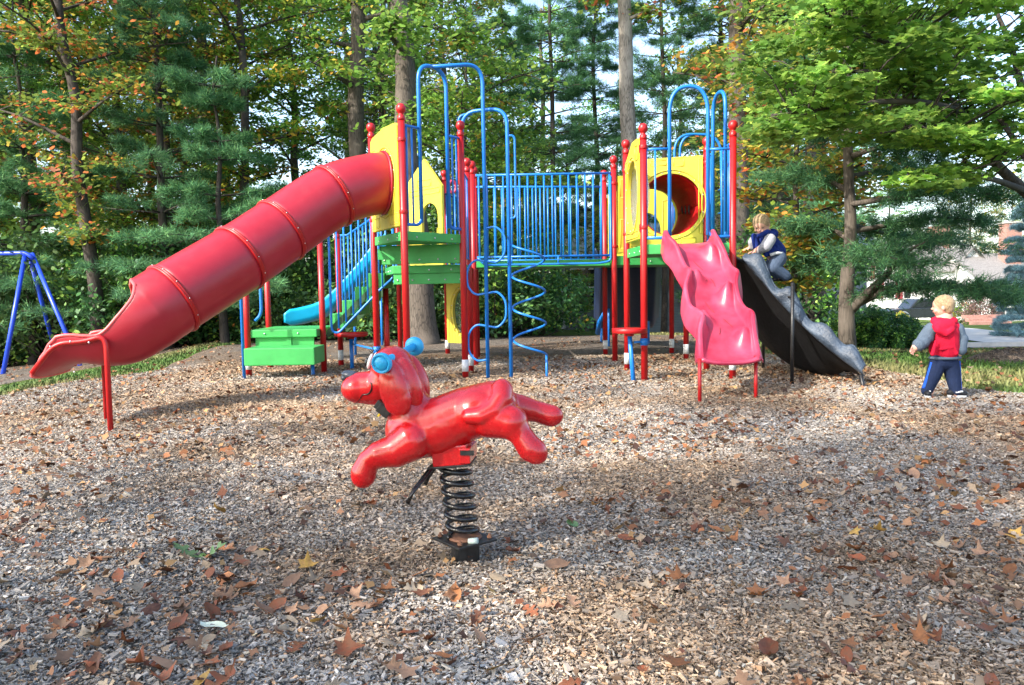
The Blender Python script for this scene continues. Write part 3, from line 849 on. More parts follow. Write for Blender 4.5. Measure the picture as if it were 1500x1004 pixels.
# tunnel panels and the crawl tunnel
pa, pb = D.lerp(Cc, .06), D.lerp(Cc, .955)
tz = 2.06
o, PP, LL = panel(pa, pb, 1.56, [(0, 2.62), (1, 2.64)], (.56, tz, .375, .375), .06)
raised(PP, LL, [(.70, .9, 1.585, 1.65), (.60, .74, 2.52, 2.62), (.28, .5, 2.54, 2.60), (.945, .985, 1.7, 2.6)], o)
cA = PP(.56, tz, 0)
uu = (Cc-D).normalized(); clamps(Cc, 2.55, 1.70, -uu)
pa, pb = F.lerp(E, .05), F.lerp(E, .95)
o, PP, LL = panel(pa, pb, 1.54, [(0, 2.60), (1, 2.60)], (.52, tz, .375, .375), .06)
raised(PP, LL, [(.03, .2, 1.60, 2.0), (.03, .25, 2.3, 2.55)], o)
cB = PP(.52, tz, 0)
uu = (E-F).normalized(); clamps(F, 2.50, 1.63, uu); clamps(E, 2.5, 1.63, -uu)
ax = (cB-cA).normalized(); LN = (cB-cA).length
sx = ax.cross(Vector((0, 0, 1))).normalized()
cr = MB().grid(lambda a_, b_: cA.lerp(cB, b_)+(sx*math.cos(a_*6.2832)+Vector((0, 0, 1))*math.sin(a_*6.2832))*.372, 40, 8)
M['tunnel_red'] = mat_paint('rough_red_plastic', (.42, .010, .014), .85, .12, 2.0, .01, spec=.12)
tun = cr.build('crawl_tunnel', M['tunnel_red'], PS, solid=.008)
for t_ in (.05, .95):
    MB().tube([cA.lerp(cB, t_)+(sx*math.cos(k*.15708)+Vector((0, 0, 1))*math.sin(k*.15708))*.395 for k in range(40)], .02, 8, closed=True).build('tunnel_flange', M['red_plastic'], tun)
sl = MB()
for k, zz in ((.45, .02), (.6, .04), (.75, .07)):
    c = cA.lerp(cB, k)+sx*.366
    sl.sphere(c+Vector((0, 0, zz-.02)), (.022, .006, .07), 12, 8)
sl.build('tunnel_peephole', M['black'], tun)
# rear panel of deck two with an arched doorway
pa, pb = G.lerp(H, .05), G.lerp(H, .95)
o, PP, LL = panel(pa, pb, 1.54, [(0, 2.50), (.5, 2.66), (1, 2.50)], (.60, 1.95, .27, .36), .05, holeshape='arch')
raised(PP, LL, [(.03, .2, 1.6, 2.4), (.9, .98, 1.6, 2.4)], o)
# gabled playhouse panel on the rear left deck
pR = W(649, 300, 12.5); pL = W(600, 300, 13.2)
o, PP, LL = panel((pL.x, pL.y), (pR.x, pR.y), 1.42, [(0, 2.86), (.5, 3.20), (1, 2.72)], (.64, 2.25, .22, .72), .05, holeshape='arch')
raised(PP, LL, [(.05, .95, 2.62, 2.70), (.30, .70, 2.75, 2.85), (.86, .97, 1.5, 2.05)], o)
# ground level play panel with a round window
pL = W(656, 460, 12.55); pR = W(692, 460, 12.2)
o, PP, LL = panel((pL.x, pL.y), (pR.x, pR.y), .22, [(0, 1.20), (1, 1.16)], (.62, .72, .20, .36), .05)
c = PP(.62, .72, 0); q = Matrix.Rotation(math.atan2(pR.y-pL.y, pR.x-pL.x), 3, 'Z')
MB().grid(lambda a_, b_: c+q @ Vector((.21*math.cos(a_*6.2832)*math.sin(b_*1.5708), .1*math.cos(b_*1.5708), .37*math.sin(a_*6.2832)*math.sin(b_*1.5708))), 28, 6).build('bubble_window', M['clear'], o)

# -- tube slide
EN = (P0+P1)/2; EN.z = 2.27
cen = [EN+(P1-P0).normalized().cross(Vector((0, 0, 1)))*0.0]
nin = Vector(((P1-P0).y, -(P1-P0).x, 0)).normalized()
if nin.x > 0: nin = -nin
path_c = [EN-nin*.04, EN+nin*.16+Vector((0, 0, -.02)), W(487, 288, 8.5), W(411, 338, 8.12), W(350, 379, 7.75), W(253, 438, 7.25), W(213, 463, 7.10), W(165, 488, 7.03), W(98, 506, 7.0), W(50, 520, 6.98)]
TRd = .332
sp = catmull(path_c, 10)
def frames(P):
    fr = []
    for i, p in enumerate(P):
        t = (P[min(i+1, len(P)-1)]-P[max(i-1, 0)]).normalized()
        s = t.cross(Vector((0, 0, 1))).normalized(); u = s.cross(t).normalized(); fr.append((p, t, s, u))
    return fr
fr = frames(sp)
TS = empty('tube_slide', tuple(EN), PS); TS.location = (0, 0, 0)
tag(TS, None)
def tube_section(i0, i1, name='tube_section'):
    n = 44
    def fn(a_, b_):
        i = min(i1, i0+round(b_*(i1-i0))); p, t, s, u = fr[i]; an = a_*2*math.pi
        return p+(s*math.cos(an)+u*math.sin(an))*TRd
    return MB().grid(fn, n, i1-i0).build(name, M['red_plastic'], TS, solid=.01)
ringidx = [20, 30, 40, 50]
prev = 0
for k in ringidx:
    tube_section(prev, k)
    p, t, s, u = fr[k]
    MB().tube([p+(s*math.cos(a*.1257)+u*math.sin(a*.1257))*(TRd+.008)-t*.009 for a in range(50)], .014, 8, closed=True).tube([p+(s*math.cos(a*.1257)+u*math.sin(a*.1257))*(TRd+.008)+t*.009 for a in range(50)], .014, 8, closed=True).build('tube_flange', M['red'], TS)
    bt = Bolts()
    for a in range(12):
        an = a*math.pi/6; bt.sphere(p+(s*math.cos(an)+u*math.sin(an))*(TRd+.021)-t*.008, .0065, 8, 5)
    bt.build('flange_bolt', M['steel'], TS)
    prev = k
p, t, s, u = fr[0]
MB().tube([EN+nin*.045+(s*math.cos(a*.1257)+Vector((0, 0, 1))*math.sin(a*.1257))*(TRd+.012) for a in range(50)], .014, 8, closed=True).build('tube_flange', M['red_plastic'], TS)
# exit section: the tube opens into a trough, its cut edge swept from hood to side rails
ef = fr[50:]; NE = len(ef)
fl_pts = catmull([W(290, 478, 7.3), W(243, 506, 7.15), W(200, 519, 7.05), W(165, 526, 7.02), W(112, 533, 7.0), W(76, 549, 6.98)], 12)
def edge_pt(a_, b_):
    i = min(NE-1, round(b_*(NE-1))); p, t, s, u = ef[i]; x = b_
    op = min(1, max(0, (x-.15)/.38))**.40*math.pi*.52
    an = math.pi/2+op+(2*math.pi-2*op)*a_
    q1 = p+s*math.cos(an)*TRd+u*math.sin(an)*TRd
    # open trough: floor line, width and rim height
    fp = fl_pts[min(len(fl_pts)-1, round((x*.90+.10)*(len(fl_pts)-1)))]
    sh = Vector((s.x, s.y, 0)).normalized(); hh = .26*(1-min(1, max(0, (x-.78)/.22))*.88); b2 = math.pi*(1+a_)
    cx_, sx_ = math.cos(b2), math.sin(b2)
    q2 = fp+sh*(.33*math.copysign(abs(cx_)**.75, cx_))*(1 if True else 0)+Vector((0, 0, hh*(1-abs(sx_)**.8)))
    return q1.lerp(q2, sst(.36, .74, x))
exm = MB().grid(edge_pt, 48, NE-1).build('tube_exit', M['red_plastic'], TS, solid=.014)
rim = [edge_pt(0, j/(NE-1)) for j in range(6, NE)]; rim2 = [edge_pt(1, j/(NE-1)) for j in range(6, NE)]
endl = [edge_pt(i/24, 1) for i in range(25)]
M['pinkrim'] = mat_paint('worn_red_rim', (.62, .09, .09), .4, .1, 4)
MB().tube(rim[::-1]+rim2, .017, 8).tube(endl, .016, 8).build('exit_rim', M['pinkrim'], exm)
# two bent legs bolted along the run-out
for sgn, px, py in ((1, 162, 638), (-1, 152, 623)):
    e = [edge_pt(1 if sgn > 0 else 0, j/(NE-1)) for j in range(NE)]
    # pick the rim on the correct side (nearer for sgn>0)
    c1 = [edge_pt(0, j/(NE-1)) for j in range(NE)]; c2 = [edge_pt(1, j/(NE-1)) for j in range(NE)]
    near, far = (c1, c2) if c1[-5].y < c2[-5].y else (c2, c1)
    e = near if sgn > 0 else far
    def pxc(P_):
        q_ = P_-CAM; return CX+FPX*q_.dot(_rt)/q_.dot(_f)
    j0 = min(range(round(.40*NE), NE-6), key=lambda j: abs(pxc(e[j])-(px-4)))
    out = (near[j0]-far[j0]).normalized()*(.036*sgn)
    dn = Vector((0, 0, -.05))
    ft = e[j0]+out; ft = Vector((ft.x, ft.y, gz(ft.x, ft.y)-.12))
    jm = round(.78*(NE-1)); pts = [ft, e[j0]+out+dn, e[(j0+jm)//2]+out+dn, e[jm]+out+dn, e[NE-2]+out+dn*.3]
    MB().tube(round_path(pts, .12, 8), .023, 12).build('exit_leg', M['red'], TS)
    bt = Bolts()
    for j in (j0+4, j0+9, j0+14): bt.sphere(e[min(NE-1, j)]+out*2.2+dn, .010, 8, 5)
    bt.build('leg_bolt', M['steel'], TS)

# -- pink wavy slide from the front of deck one
SL = empty('wavy_slide', (0, 0, 0), PS)
t0 = Vector((2.08, A.y-.02, 1.57)); t1 = Vector((1.94, 6.95, .40))
def bed_z(v): return lerp(1.53, .375, min(1, v*1.05))
def bed_y(v): return lerp(A.y-.02, 6.98, v)
def rim_h(v): return .15*(1-.80*sst(.82, 1, v))+.035*math.sin(v*math.pi*6-.9)*(1-sst(.8, 1, v))
LRIM = [(979, 352), (990, 360), (1001, 376), (1011, 397), (1010, 408), (1004, 420), (1011, 440), (1024, 458), (1032, 468), (1026, 482), (1027, 505), (1030, 532)]
RRIM = [(1049, 352), (1061, 366), (1073, 386), (1081, 404), (1077, 416), (1081, 428), (1092, 446), (1103, 464), (1103, 478), (1106, 492), (1110, 512), (1109, 532)]
def rim_curve(pts):
    vv, xx = [], []
    for k, (px, py) in enumerate(pts):
        lo, hi = -.1, 1.0
        for _ in range(40):
            m_ = (lo+hi)/2
            if W(px, py, bed_y(m_)).z > bed_z(m_)+.15*(1-.8*sst(.82, 1, m_)): hi = m_
            else: lo = m_
        if k == len(pts)-1: lo = 1.0
        vv.append(max(0, lo)); xx.append(W(px, py, bed_y(lo)).x)
    o = np.argsort(vv); return np.array(vv)[o], np.array(xx)[o]
LV, LX = rim_curve(LRIM); RV, RX = rim_curve(RRIM)
def smooth_interp(v, V_, X_):
    return float(sum(np.interp(min(1, max(0, v+d)), V_, X_)*w_ for d, w_ in ((-.02, .2), (-.01, .2), (0, .2), (.01, .2), (.02, .2))))
def wave_surf(u, v):
    xl, xr = smooth_interp(v, LV, LX), smooth_interp(v, RV, RX); z0 = bed_z(v)+.02*math.sin(v*math.pi*6)*(1-sst(.8, 1, v)); y = bed_y(v)
    h = rim_h(v)+.035*math.exp(-((v-.03)/.045)**2)
    side = -1 if u < .5 else 1; a = abs(u-.5)*2; xr_ = xl if side < 0 else xr; xc = (xl+xr)/2; half = abs(xr_-xc); x0 = half-.055
    if a < .50: x = x0*a/.5; z = 0.015*(a/.5)**3
    elif a < .70: k = (a-.5)/.2; x = x0+.045*math.sin(k*math.pi/2)*.9; z = .015+(h-.015)*(1-math.cos(k*math.pi/2))**.8*.96
    elif a < .80: k = (a-.7)/.1; x = half-.015+.035*k; z = h*(.96+.04*math.sin(k*math.pi))
    else: k = (a-.8)/.2; x = half+.02+.030*math.sin(k*math.pi/2); z = h*.96-(h+.10*(1-sst(.85, 1, v)))*k
    bz = 0; ub = side*x/half
    for (bu, bv, hh, rv) in ((.62, .14, .13, .055), (.62, .50, .15, .06), (.62, .83, .12, .05), (-.66, .36, .11, .055), (-.66, .68, .10, .05)):
        bz += hh*math.exp(-(((ub-bu)/.30)**2+((v-bv)/rv)**2))
    if a < .7: z += bz*(1-sst(.5, .7, a)*.6)
    return Vector((xc+side*x, y-bz*.25*(a < .7), z0+z))
wv = MB().grid(wave_surf, 72, 90).build('slide_chute', M['pink'], SL, solid=.012)
sub = wv.modifiers.new('ss', 'SUBSURF'); sub.levels = 0; sub.render_levels = 1
MB().tube([wave_surf(u/20, 1)+Vector((0, -.005, -.012)) for u in range(2, 19)], .022, 10).build('slide_lip', M['pink'], SL)
M['scuff'] = mat_paint('dark_scuff', (.16, .02, .03), .6, .2, 9)
for (u0, v0, u1, v1) in ((.40, .17, .47, .24), (.50, .33, .52, .42), (.42, .52, .50, .60), (.55, .66, .58, .74), (.41, .74, .38, .79), (.43, .36, .40, .385)):
    pts_ = [wave_surf(lerp(u0, u1, k/6), lerp(v0, v1, k/6))+Vector((0, -.008, .009)) for k in range(7)]
    MB().tube(pts_, [.001, .0025, .003, .003, .003, .0025, .001], 6).build('scuff_mark', M['scuff'], wv)
for px, py in ((1025, 594), (1107, 587)):
    g = gnd(px, py); tp = Vector((g.x, g.y+.0, .40)); 
    MB().tube([(g.x, g.y, gz(g.x, g.y)-.1), (g.x, g.y, .42)], .017, 10).build('slide_leg', M['red'], SL)

# -- rock climbing slide on the right of deck one
RK = empty('rock_climbing_slide', (0, 0, 0), PS)
n0, f0 = Vector((2.60, B.y-.02, 1.34)), Vector((2.56, Cc.y+.0, 1.40)); n1, f1 = W(1268, 556, 7.85), Vector((3.80, 9.25, .12)); n1.z = .14
rs = np.random.RandomState(3)
from mathutils import noise as mnoise
def rock_surf(u, v):
    """u across (0 near edge .. 1 far edge), v down the slope"""
    pn = n0.lerp(n1, v); pf = f0.lerp(f1, v); c = pn.lerp(pf, u)
    sag = -.10*math.sin(v*math.pi)
    c.z += sag+.02
    nz = mnoise.noise(Vector((c.x*3.1, c.y*3.1, v*4)))*.06+mnoise.noise(Vector((c.x*9, c.y*9, v*9)))*.022
    edge = max(0, 1-u/.16)**1.3; edge2 = max(0, 1-(1-u)/.16)**1.3
    hn = (.155+.07*math.sin(v*math.pi*7.2-1.2)+.03*math.sin(v*17))*(1-.45*math.exp(-(v/.10)**2))
    hf = .20+.09*math.sin(v*math.pi*6.0+1.5)
    tip = 1-.62*sst(.88, 1, v)
    h = (edge*hn+edge2*hf)*tip
    steps = .035*math.sin(v*math.pi*12)*(1-edge-edge2)
    return c+Vector((0, 0, h+nz*(1-.4*edge)+steps))
rkm = MB().grid(rock_surf, 40, 90).build('rock_surface', M['rock'], RK, solid=.015)
def skirt(u, v):
    c = rock_surf(0, v); base = n0.lerp(n1, v); base.z += -.10*math.sin(v*math.pi)-.02
    nn = Vector((-.05, -.035, 0))*(math.sin(u*math.pi)*.9+.2)
    p = c.lerp(base, u)+nn
    return p+Vector((0, mnoise.noise(Vector((p.x*7, p.z*9, 2)))*.028, 0))
MB().grid(skirt, 10, 90).build('rock_edge', M['rock'], RK, solid=.012)
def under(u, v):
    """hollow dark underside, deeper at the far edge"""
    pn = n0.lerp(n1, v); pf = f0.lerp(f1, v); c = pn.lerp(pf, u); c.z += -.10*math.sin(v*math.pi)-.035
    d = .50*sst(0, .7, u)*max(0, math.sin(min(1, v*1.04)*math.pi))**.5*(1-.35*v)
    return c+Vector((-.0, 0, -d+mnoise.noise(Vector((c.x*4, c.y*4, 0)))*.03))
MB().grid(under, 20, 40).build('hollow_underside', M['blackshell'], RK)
for (px, py, vv, uu_) in ((1160, 566, .36, .0), (1118, 543, .30, .85)):
    g = gnd(px, py)
    zz = lerp(1.40, .12, (g.x-2.6)/(1.0))
    top = max(.35, 1.44-1.3*((g.x-2.58)/(1.05)))
    MB().tube([(g.x, g.y, gz(g.x, g.y)-.1), (g.x, g.y, top+.06)], .019, 10).build('rock_leg', M['black'], RK)
ga = gnd(1160, 566); gb = gnd(1118, 543)
MB().tube([(ga.x, ga.y, .93), (gb.x, gb.y, .93)], .012, 8).build('cross_brace', M['black'], RK)
g = gnd(1269, 571); MB().tube([(g.x, g.y, -.12), (g.x-.04, g.y+.04, .14)], .02, 10).build('rock_leg', M['black'], RK)
g = gnd(1188, 546); MB().tube([(g.x, g.y, -.12), (g.x, g.y, .10)], .02, 10).build('rock_leg', M['black'], RK)

# -- dark blue double slide going down behind deck two
NS_ = empty('rear_slide', (0, 0, 0), PS)
def rear(u, v):
    y = lerp(G.y+.05, G.y+2.6, v); x = lerp(G.x-.15, H.x-.18, u)*(y/G.y)*(1-.02*v); z = lerp(1.48, .30, v**.8)
    a = abs(u-.5)*2; h = .20*sst(.80, 1, a)+(.05*math.exp(-((u-.5)/.05)**2))
    return Vector((x, y, z+h))
MB().grid(rear, 40, 24).build('slide_chute', M['navy'], NS_, solid=.02)
for px, py in ((892, 509), (950, 505), (881, 503)):
    x = (px-750)*13.0/FPX
    g = gnd(px, py); MB().tube([(g.x, g.y, gz(g.x, g.y)-.1), (g.x, g.y, .9 if px > 885 else .35)], .022, 10).build('slide_leg', M['blue'], NS_)
MB().tube([W(886, 455, 13.2), W(878, 472, 13.4), W(876, 488, 13.6)], [.02, .04, .05], 10).build('slide_rail', M['blue'], NS_)
# -- hoops and enclosures of deck one (right)
def hoop(pts, r=TR, rad=.26, name='entrance_hoop'):
    return pipe(pts, r, name, rad, seg=12)
yf = A.y-.0
def z_at(px, py, y): return W(px, py, y).z
# front entrance A-B : hoop legs at 979 and 1036
def on_line(p, q, px, py=300):
    """point on segment p-q that the sight line through column px meets"""
    v = _f+_rt*((px-CX)/FPX)+_up*((CY-py)/FPX)
    a = v.x; b = v.y; d = q-p
    t = (b*p.x-a*p.y)/(a*d.y-b*d.x)
    return p+d*t
def enclosure(post_p, inner, zt_, zb, bars, name='entrance_railing', zin=None, r=.015):
    """rail from a post to the hoop leg: top rail, bars, curved bottom"""
    o = MB().tube([post_p+Vector((0, 0, zt_)), inner+Vector((0, 0, zt_))], r, 10).build('top_rail', M['blue'], PS)
    o = MB().tube(round_path([post_p+Vector((0, 0, zb)), inner+Vector((0, 0, zb)), inner+Vector((0, 0, zb+.3))], .10, 8), r+.003, 10).build(name, M['blue'], PS)
    for t in bars:
        c = post_p.lerp(inner, t)
        MB().tube([c+Vector((0, 0, zb)), c+Vector((0, 0, zt_))], .011, 8).build('railing_bar', M['blue'], o)
iL = on_line(A, B, 981); iR = on_line(A, B, 1037)
ztp = z_at(1008, 128, A.y)
hoop([iL+Vector((0, 0, 1.62)), iL+Vector((0, 0, ztp)), iR+Vector((0, 0, ztp)), iR+Vector((0, 0, 1.62))], rad=.30)
enclosure(A, iL, z_at(960, 219, A.y), 1.60, (.12, .45)); enclosure(B, iR, z_at(1055, 220, A.y), 1.60, (.12, .45))
# side entrance B-C above the rock slide
iL = on_line(B, Cc, 1062); iR = on_line(B, Cc, 1046)
iL = B.lerp(Cc, .27); iR = B.lerp(Cc, .74)
ztp = z_at(1053, 144, 9.4)
hoop([iL+Vector((0, 0, 1.62)), iL+Vector((0, 0, ztp)), iR+Vector((0, 0, ztp)), iR+Vector((0, 0, 1.62))], rad=.24)
enclosure(B, iL, 2.62, 1.60, (.2, .6)); enclosure(Cc, iR, 2.62, 1.60, (.2, .6))
# rear climber hoop of deck two
for dy, x0 in ((0, 988), (.22, 996)):
    y = E.y+.5+dy
    a = W(x0, 238, y); b = W(x0, 196, y); c = W(1056, 198, y); d = W(1060, 500, y); d.z = gz(d.x, d.y)-.1
    a.z = 1.5
    pipe([a, b, c, d], .018, 'arch_climber', .28, seg=10)
a = W(1058, 300, E.y+.5); b = a+Vector((0, .22, 0))
rung = MB()
for z in (.4, .75, 1.1, 1.45, 1.8, 2.15, 2.5): rung.tube([(a.x, a.y, z), (a.x, b.y, z)], .012, 8)
rung.build('climber_rung', M['blue'], PS)
railing(E, H, 1.58, 2.6, 7)
# -- hoops and climbers of the left deck
def up(p, z): return Vector((p.x, p.y, z))
h1a = on_line(P1, P2, 617); h1b = on_line(P1, P2, 657)
zA = z_at(636, 99, 8.8)
hoop([up(h1a, zt+.10), up(h1a, zA), up(h1b, zA), up(h1b, zt+.06)], rad=.20)
enclosure(P1, h1a, z_at(605, 184, 8.45), zt+.07, (.25, .55)); enclosure(P2, h1b, z_at(662, 200, 9.0), zt+.06, (.1, .35, .65))
# loop climber, pole one
g1 = gnd(715, 557); top1 = W(705, 96, g1.y)
apex = (h1a+h1b)/2
CL1 = pipe([up(g1, gz(g1.x, g1.y)-.15), up(g1, top1.z+.02), up(apex, zA)], .022, 'loop_climber', .24, seg=12)
rr_ = .19
for k, (y0, y1) in enumerate(((335, 383), (383, 430), (430, 478), (478, 527))):
    sgn = 1 if k % 2 == 0 else -1
    za, zb = z_at(711, y0, g1.y), z_at(711, y1, g1.y); off = .225*sgn
    s_ = Vector((off, -.05*sgn, 0))
    pts = [up(g1, za), up(g1, za)+s_*.5, up(g1, za-.05)+s_, up(g1, zb+.05)+s_, up(g1, zb)+s_*.5, up(g1, zb)]
    MB().tube(catmull([up(g1, za), up(g1, za+.01)+s_*.55, up(g1, za*.8+zb*.2)+s_*.93, up(g1, (za+zb)/2)+s_, up(g1, za*.2+zb*.8)+s_*.93, up(g1, zb-.01)+s_*.55, up(g1, zb)], 6), .013, 10).build('climber_loop', M['blue'], CL1)
# spiral climber, pole two
g2 = gnd(749, 556); top2 = W(736, 160, g2.y)
h2 = W(676, 160, 9.3); h2b = W(672, 160, 9.05)
CL2 = pipe([up(g2, -.15), up(g2, top2.z+.01), Vector((h2.x, h2.y, top2.z+.01)), Vector((h2.x, h2.y, 1.30))], .022, 'spiral_climber', .20, seg=12)
pipe([Vector((h2.x-.02, h2.y+.02, 1.40)), Vector((h2.x-.045, h2.y+.12, top2.z)), Vector((h2.x+.12, h2.y+.1, top2.z+.01))], .016, 'entrance_hoop', .08)
# second pipe beside
pipe([up(g2, z_at(741, 199, g2.y)), up(g2+Vector((.085, 0, 0)), z_at(741, 199, g2.y)), up(g2+Vector((.085, 0, 0)), z_at(745, 320, g2.y)), up(g2, z_at(745, 320, g2.y))], .013, 'hand_grip', .06)
ge = gnd(799, 554)
sc = (up(g2, 0)+Vector((.215, .05, 0)))
z_hi, z_lo = z_at(748, 357, g2.y), z_at(750, 522, g2.y); turns = 3.5
sp_ = []
nseg = 110
for i in range(nseg+1):
    t = i/nseg; an = math.pi+t*turns*2*math.pi
    e1 = .195
    sp_.append(Vector((sc.x+e1*math.cos(an)+.012*t, sc.y+e1*.9*math.sin(an), lerp(z_hi, z_lo, t))))
MB().tube(sp_, .0135, 10).build('spiral_pipe', M['blue'], CL2)
k_ = int(nseg*6/7)
pt = max(range(int(nseg*.78), nseg), key=lambda i: sp_[i].x)
MB().tube([up(Vector((sp_[pt].x, sp_[pt].y, 0)), -.12), sp_[pt]], .014, 10).build('climber_leg', M['blue'], CL2)
# barriers of the rear left deck
railing(Q4, Q3, 1.46, 2.62, 7, name='deck_railing'); 
rg = MB(); c = W(663, 274, 11.5)
rg.tube([c+Vector((0.03*math.cos(a*.2618)*1.6, 0.02*math.cos(a*.2618), .085*math.sin(a*.2618))) for a in range(24)], .022, 10, closed=True)
rg.build('steering_wheel', M['pink'], PS)
railing((P2.x-.0, P2.y+.08), (Q1.x, Q1.y), 1.45, 2.45, 3, name='deck_railing')
for px in (703, 710): 
    pass
# -- steps on the left
STP = empty('step_platform', (0, 0, 0), PS)
def gbox(p, q, z0, z1, name, bev=.012, mat='green'):
    return MB().box(((p[0]+q[0])/2, (p[1]+q[1])/2, (z0+z1)/2), (abs(q[0]-p[0]), abs(q[1]-p[1]), z1-z0)).build(name, M[mat], STP, bevel=bev)
zp = .60; xl, xr, y0, y1 = S1.x+.03, S3.x-.03, S1.y-.0, S2.y
gbox((xl, y0), (xr, y1), zp-.10, zp, 'platform_top')
gbox((xl+.05, y0+.05), (xr-.05, y0+.08), .36, zp-.098, 'skirt_panel', .004)
gbox((xl+.45, y0+.035), (xl+.51, y0+.05), .37, zp-.10, 'skirt_rib', .003)
bt = Bolts(); [bt.sphere((xl+(xr-xl)*t, y0-.002, zp-.05), .012, 8, 5) for t in (.22, .72)]; bt.build('platform_bolt', M['steel'], STP)
lx0 = W(357, 520, 9.35).x; lx1 = W(458, 520, 9.35).x
gbox((lx0, 9.35), (lx1+.02, y0+.04), .19, .40, 'lower_step')
g = gnd(458, 553); MB().tube([(g.x, g.y+.02, -.1), (g.x, g.y+.02, .2)], .024, 10).build('step_leg', M['blue'], STP)
g = gnd(358, 558)
pipe([(g.x, g.y, -.1), (g.x, g.y, 1.55), (g.x+.16, g.y+.25, 1.55), (g.x+.16, g.y+.25, .80), (g.x+.08, g.y+.25, .72)], .02, 'handrail', .09, STP)
# stair flight from the platform up to the rear deck
ST = empty('stairs', (0, 0, 0), PS)
sx0, sx1 = S3.x+.02, Q6.x-.02
for k in range(4):
    xa = lerp(sx0, sx1, k/4); xb = lerp(sx0, sx1, (k+1)/4)+.05; z1 = zp+(1.30-zp)*(k+1)/4
    MB().box(((xa+xb)/2, (S3.y+S4.y)/2+.18, z1-.10), (xb-xa, .75, .20)).build('stair_step', M['green'], ST, bevel=.010)
M['darkgreen'] = mat_paint('dark_green_stringer', (.03, .085, .035), .6, .2, 4)
for yy in (S3.y+.12, S4.y+.30):
    Mx = Matrix(((1, 0, 0, 0), (0, 0, 1, yy), (0, 1, 0, 0), (0, 0, 0, 1)))
    mb = MB(); mb.prism([(sx0, zp-.14), (sx1, 1.12), (sx1, 1.22), (sx0, zp-.04)], 0, .03, Mx); mb.build('stair_stringer', M['darkgreen'], ST)

def stair_rail(y, px0, px1, nb):
    xa = W(px0, 400, y).x; xb = W(px1, 400, y).x
    zb = lambda x: zp-.02+(1.20-zp)*max(0, (x-xa-.05))/(xb-xa)
    zt_ = lambda x: 1.88+.42*max(0, (x-xa-.10))/(xb-xa)
    o = MB().tube(round_path([(xa, y, zt_(xa)-.4), (xa, y, zb(xa)-.02), (xa+.08, y, zb(xa)-.06), (xb, y, zb(xb)-.02), (xb+.14, y+.05, zb(xb)+.10), (xb+.14, y+.05, 1.9)], .07, 6), .016, 10).tube([(xa, y, zt_(xa)), (xa+.10, y, zt_(xa+.1)), (xb, y, zt_(xb))], .016, 10).build('stair_railing', M['blue'], ST)
    MB().tube([(xa, y, zb(xa)), (xa, y, zt_(xa))], .014, 8).build('railing_bar', M['blue'], o)
    for i in range(1, nb+1):
        x = lerp(xa, xb, i/nb); MB().tube([(x, y, zb(x)-.03), (x, y, zt_(x))], .012, 8).build('railing_bar', M['blue'], o)
stair_rail(S3.y+.07, 483, 560, 7); stair_rail(S4.y+.38, 500, 566, 6)
# turquoise slide behind the stairs
TSL = empty('turquoise_slide', (0, 0, 0), PS)
tpts = [W(556, 350, 12.2), W(540, 378, 12.2), W(500, 425, 12.1), W(470, 452, 12.0), (W(440, 462, 11.9)), W(416, 466, 11.8)]
tp = catmull(tpts, 8)
def tsurf(u, v):
    i = min(len(tp)-1, round(v*(len(tp)-1))); c = tp[i]; prof = [(0, .12), (0, -.10), (.08, -.12), (.42, -.12), (.5, -.10), (.5, .12)]
    k = u*5; j = min(4, int(k)); f = k-j
    yy = lerp(prof[j][0], prof[j+1][0], f); zz = lerp(prof[j][1], prof[j+1][1], f)*(1 if v < .93 else (1-(v-.93)/.07*.5))
    return c+Vector((0, yy, zz))
MB().grid(tsurf, 20, len(tp)-1).build('slide_chute', M['turq'], TSL, solid=.03)
g = W(430, 500, 12); MB().tube([(g.x, g.y, gz(g.x, g.y)-.1), (g.x, g.y, .45)], .02, 8).build('slide_leg', M['turq'], TSL)
# blue legs seen under the stairs and behind the rear deck
for px, py in ((521, 522), (560, 508)):
    g = gnd(px, py); MB().tube([(g.x, g.y, -.1), (g.x, g.y, 1.1)], .022, 10).build('support_leg', M['blue'], PS)
# -- two round red seats on blue stalks, each clamped to a post
def disc_seat(px, py, gx, gy, r, tgt):
    g = gnd(gx, gy); c = W(px, py, g.y)
    s = empty('disc_seat', (0, 0, 0), PS)
    MB().lathe([(r*.96, -.028), (r, -.022), (r, .018), (r*.97, .026), (r*.5, .030), (.0001, .030)], c, (0, 0, 1), 36).build('seat', M['red'], s)
    MB().tube([(g.x, g.y, -.1), (c.x, c.y, c.z-.03)], .026, 12).build('stalk', M['blue'], s)
    MB().lathe([(.05, 0), (.05, .03)], (c.x, c.y, c.z-.06), (0, 0, 1), 14).build('seat_plate', M['red'], s)
    z = c.z-.13; tg = Vector((tgt.x, tgt.y, z))
    b_ = MB().tube([(g.x, g.y, z), tg], .013, 8); b_.lathe([(PR+.008, -.04), (PR+.008, .04)], tg, (0, 0, 1), 14)
    b_.build('seat_clamp', M['blue'], s)
disc_seat(514, 490, 516, 543, .225, P0); disc_seat(922, 484.5, 929, 561, .195, A)

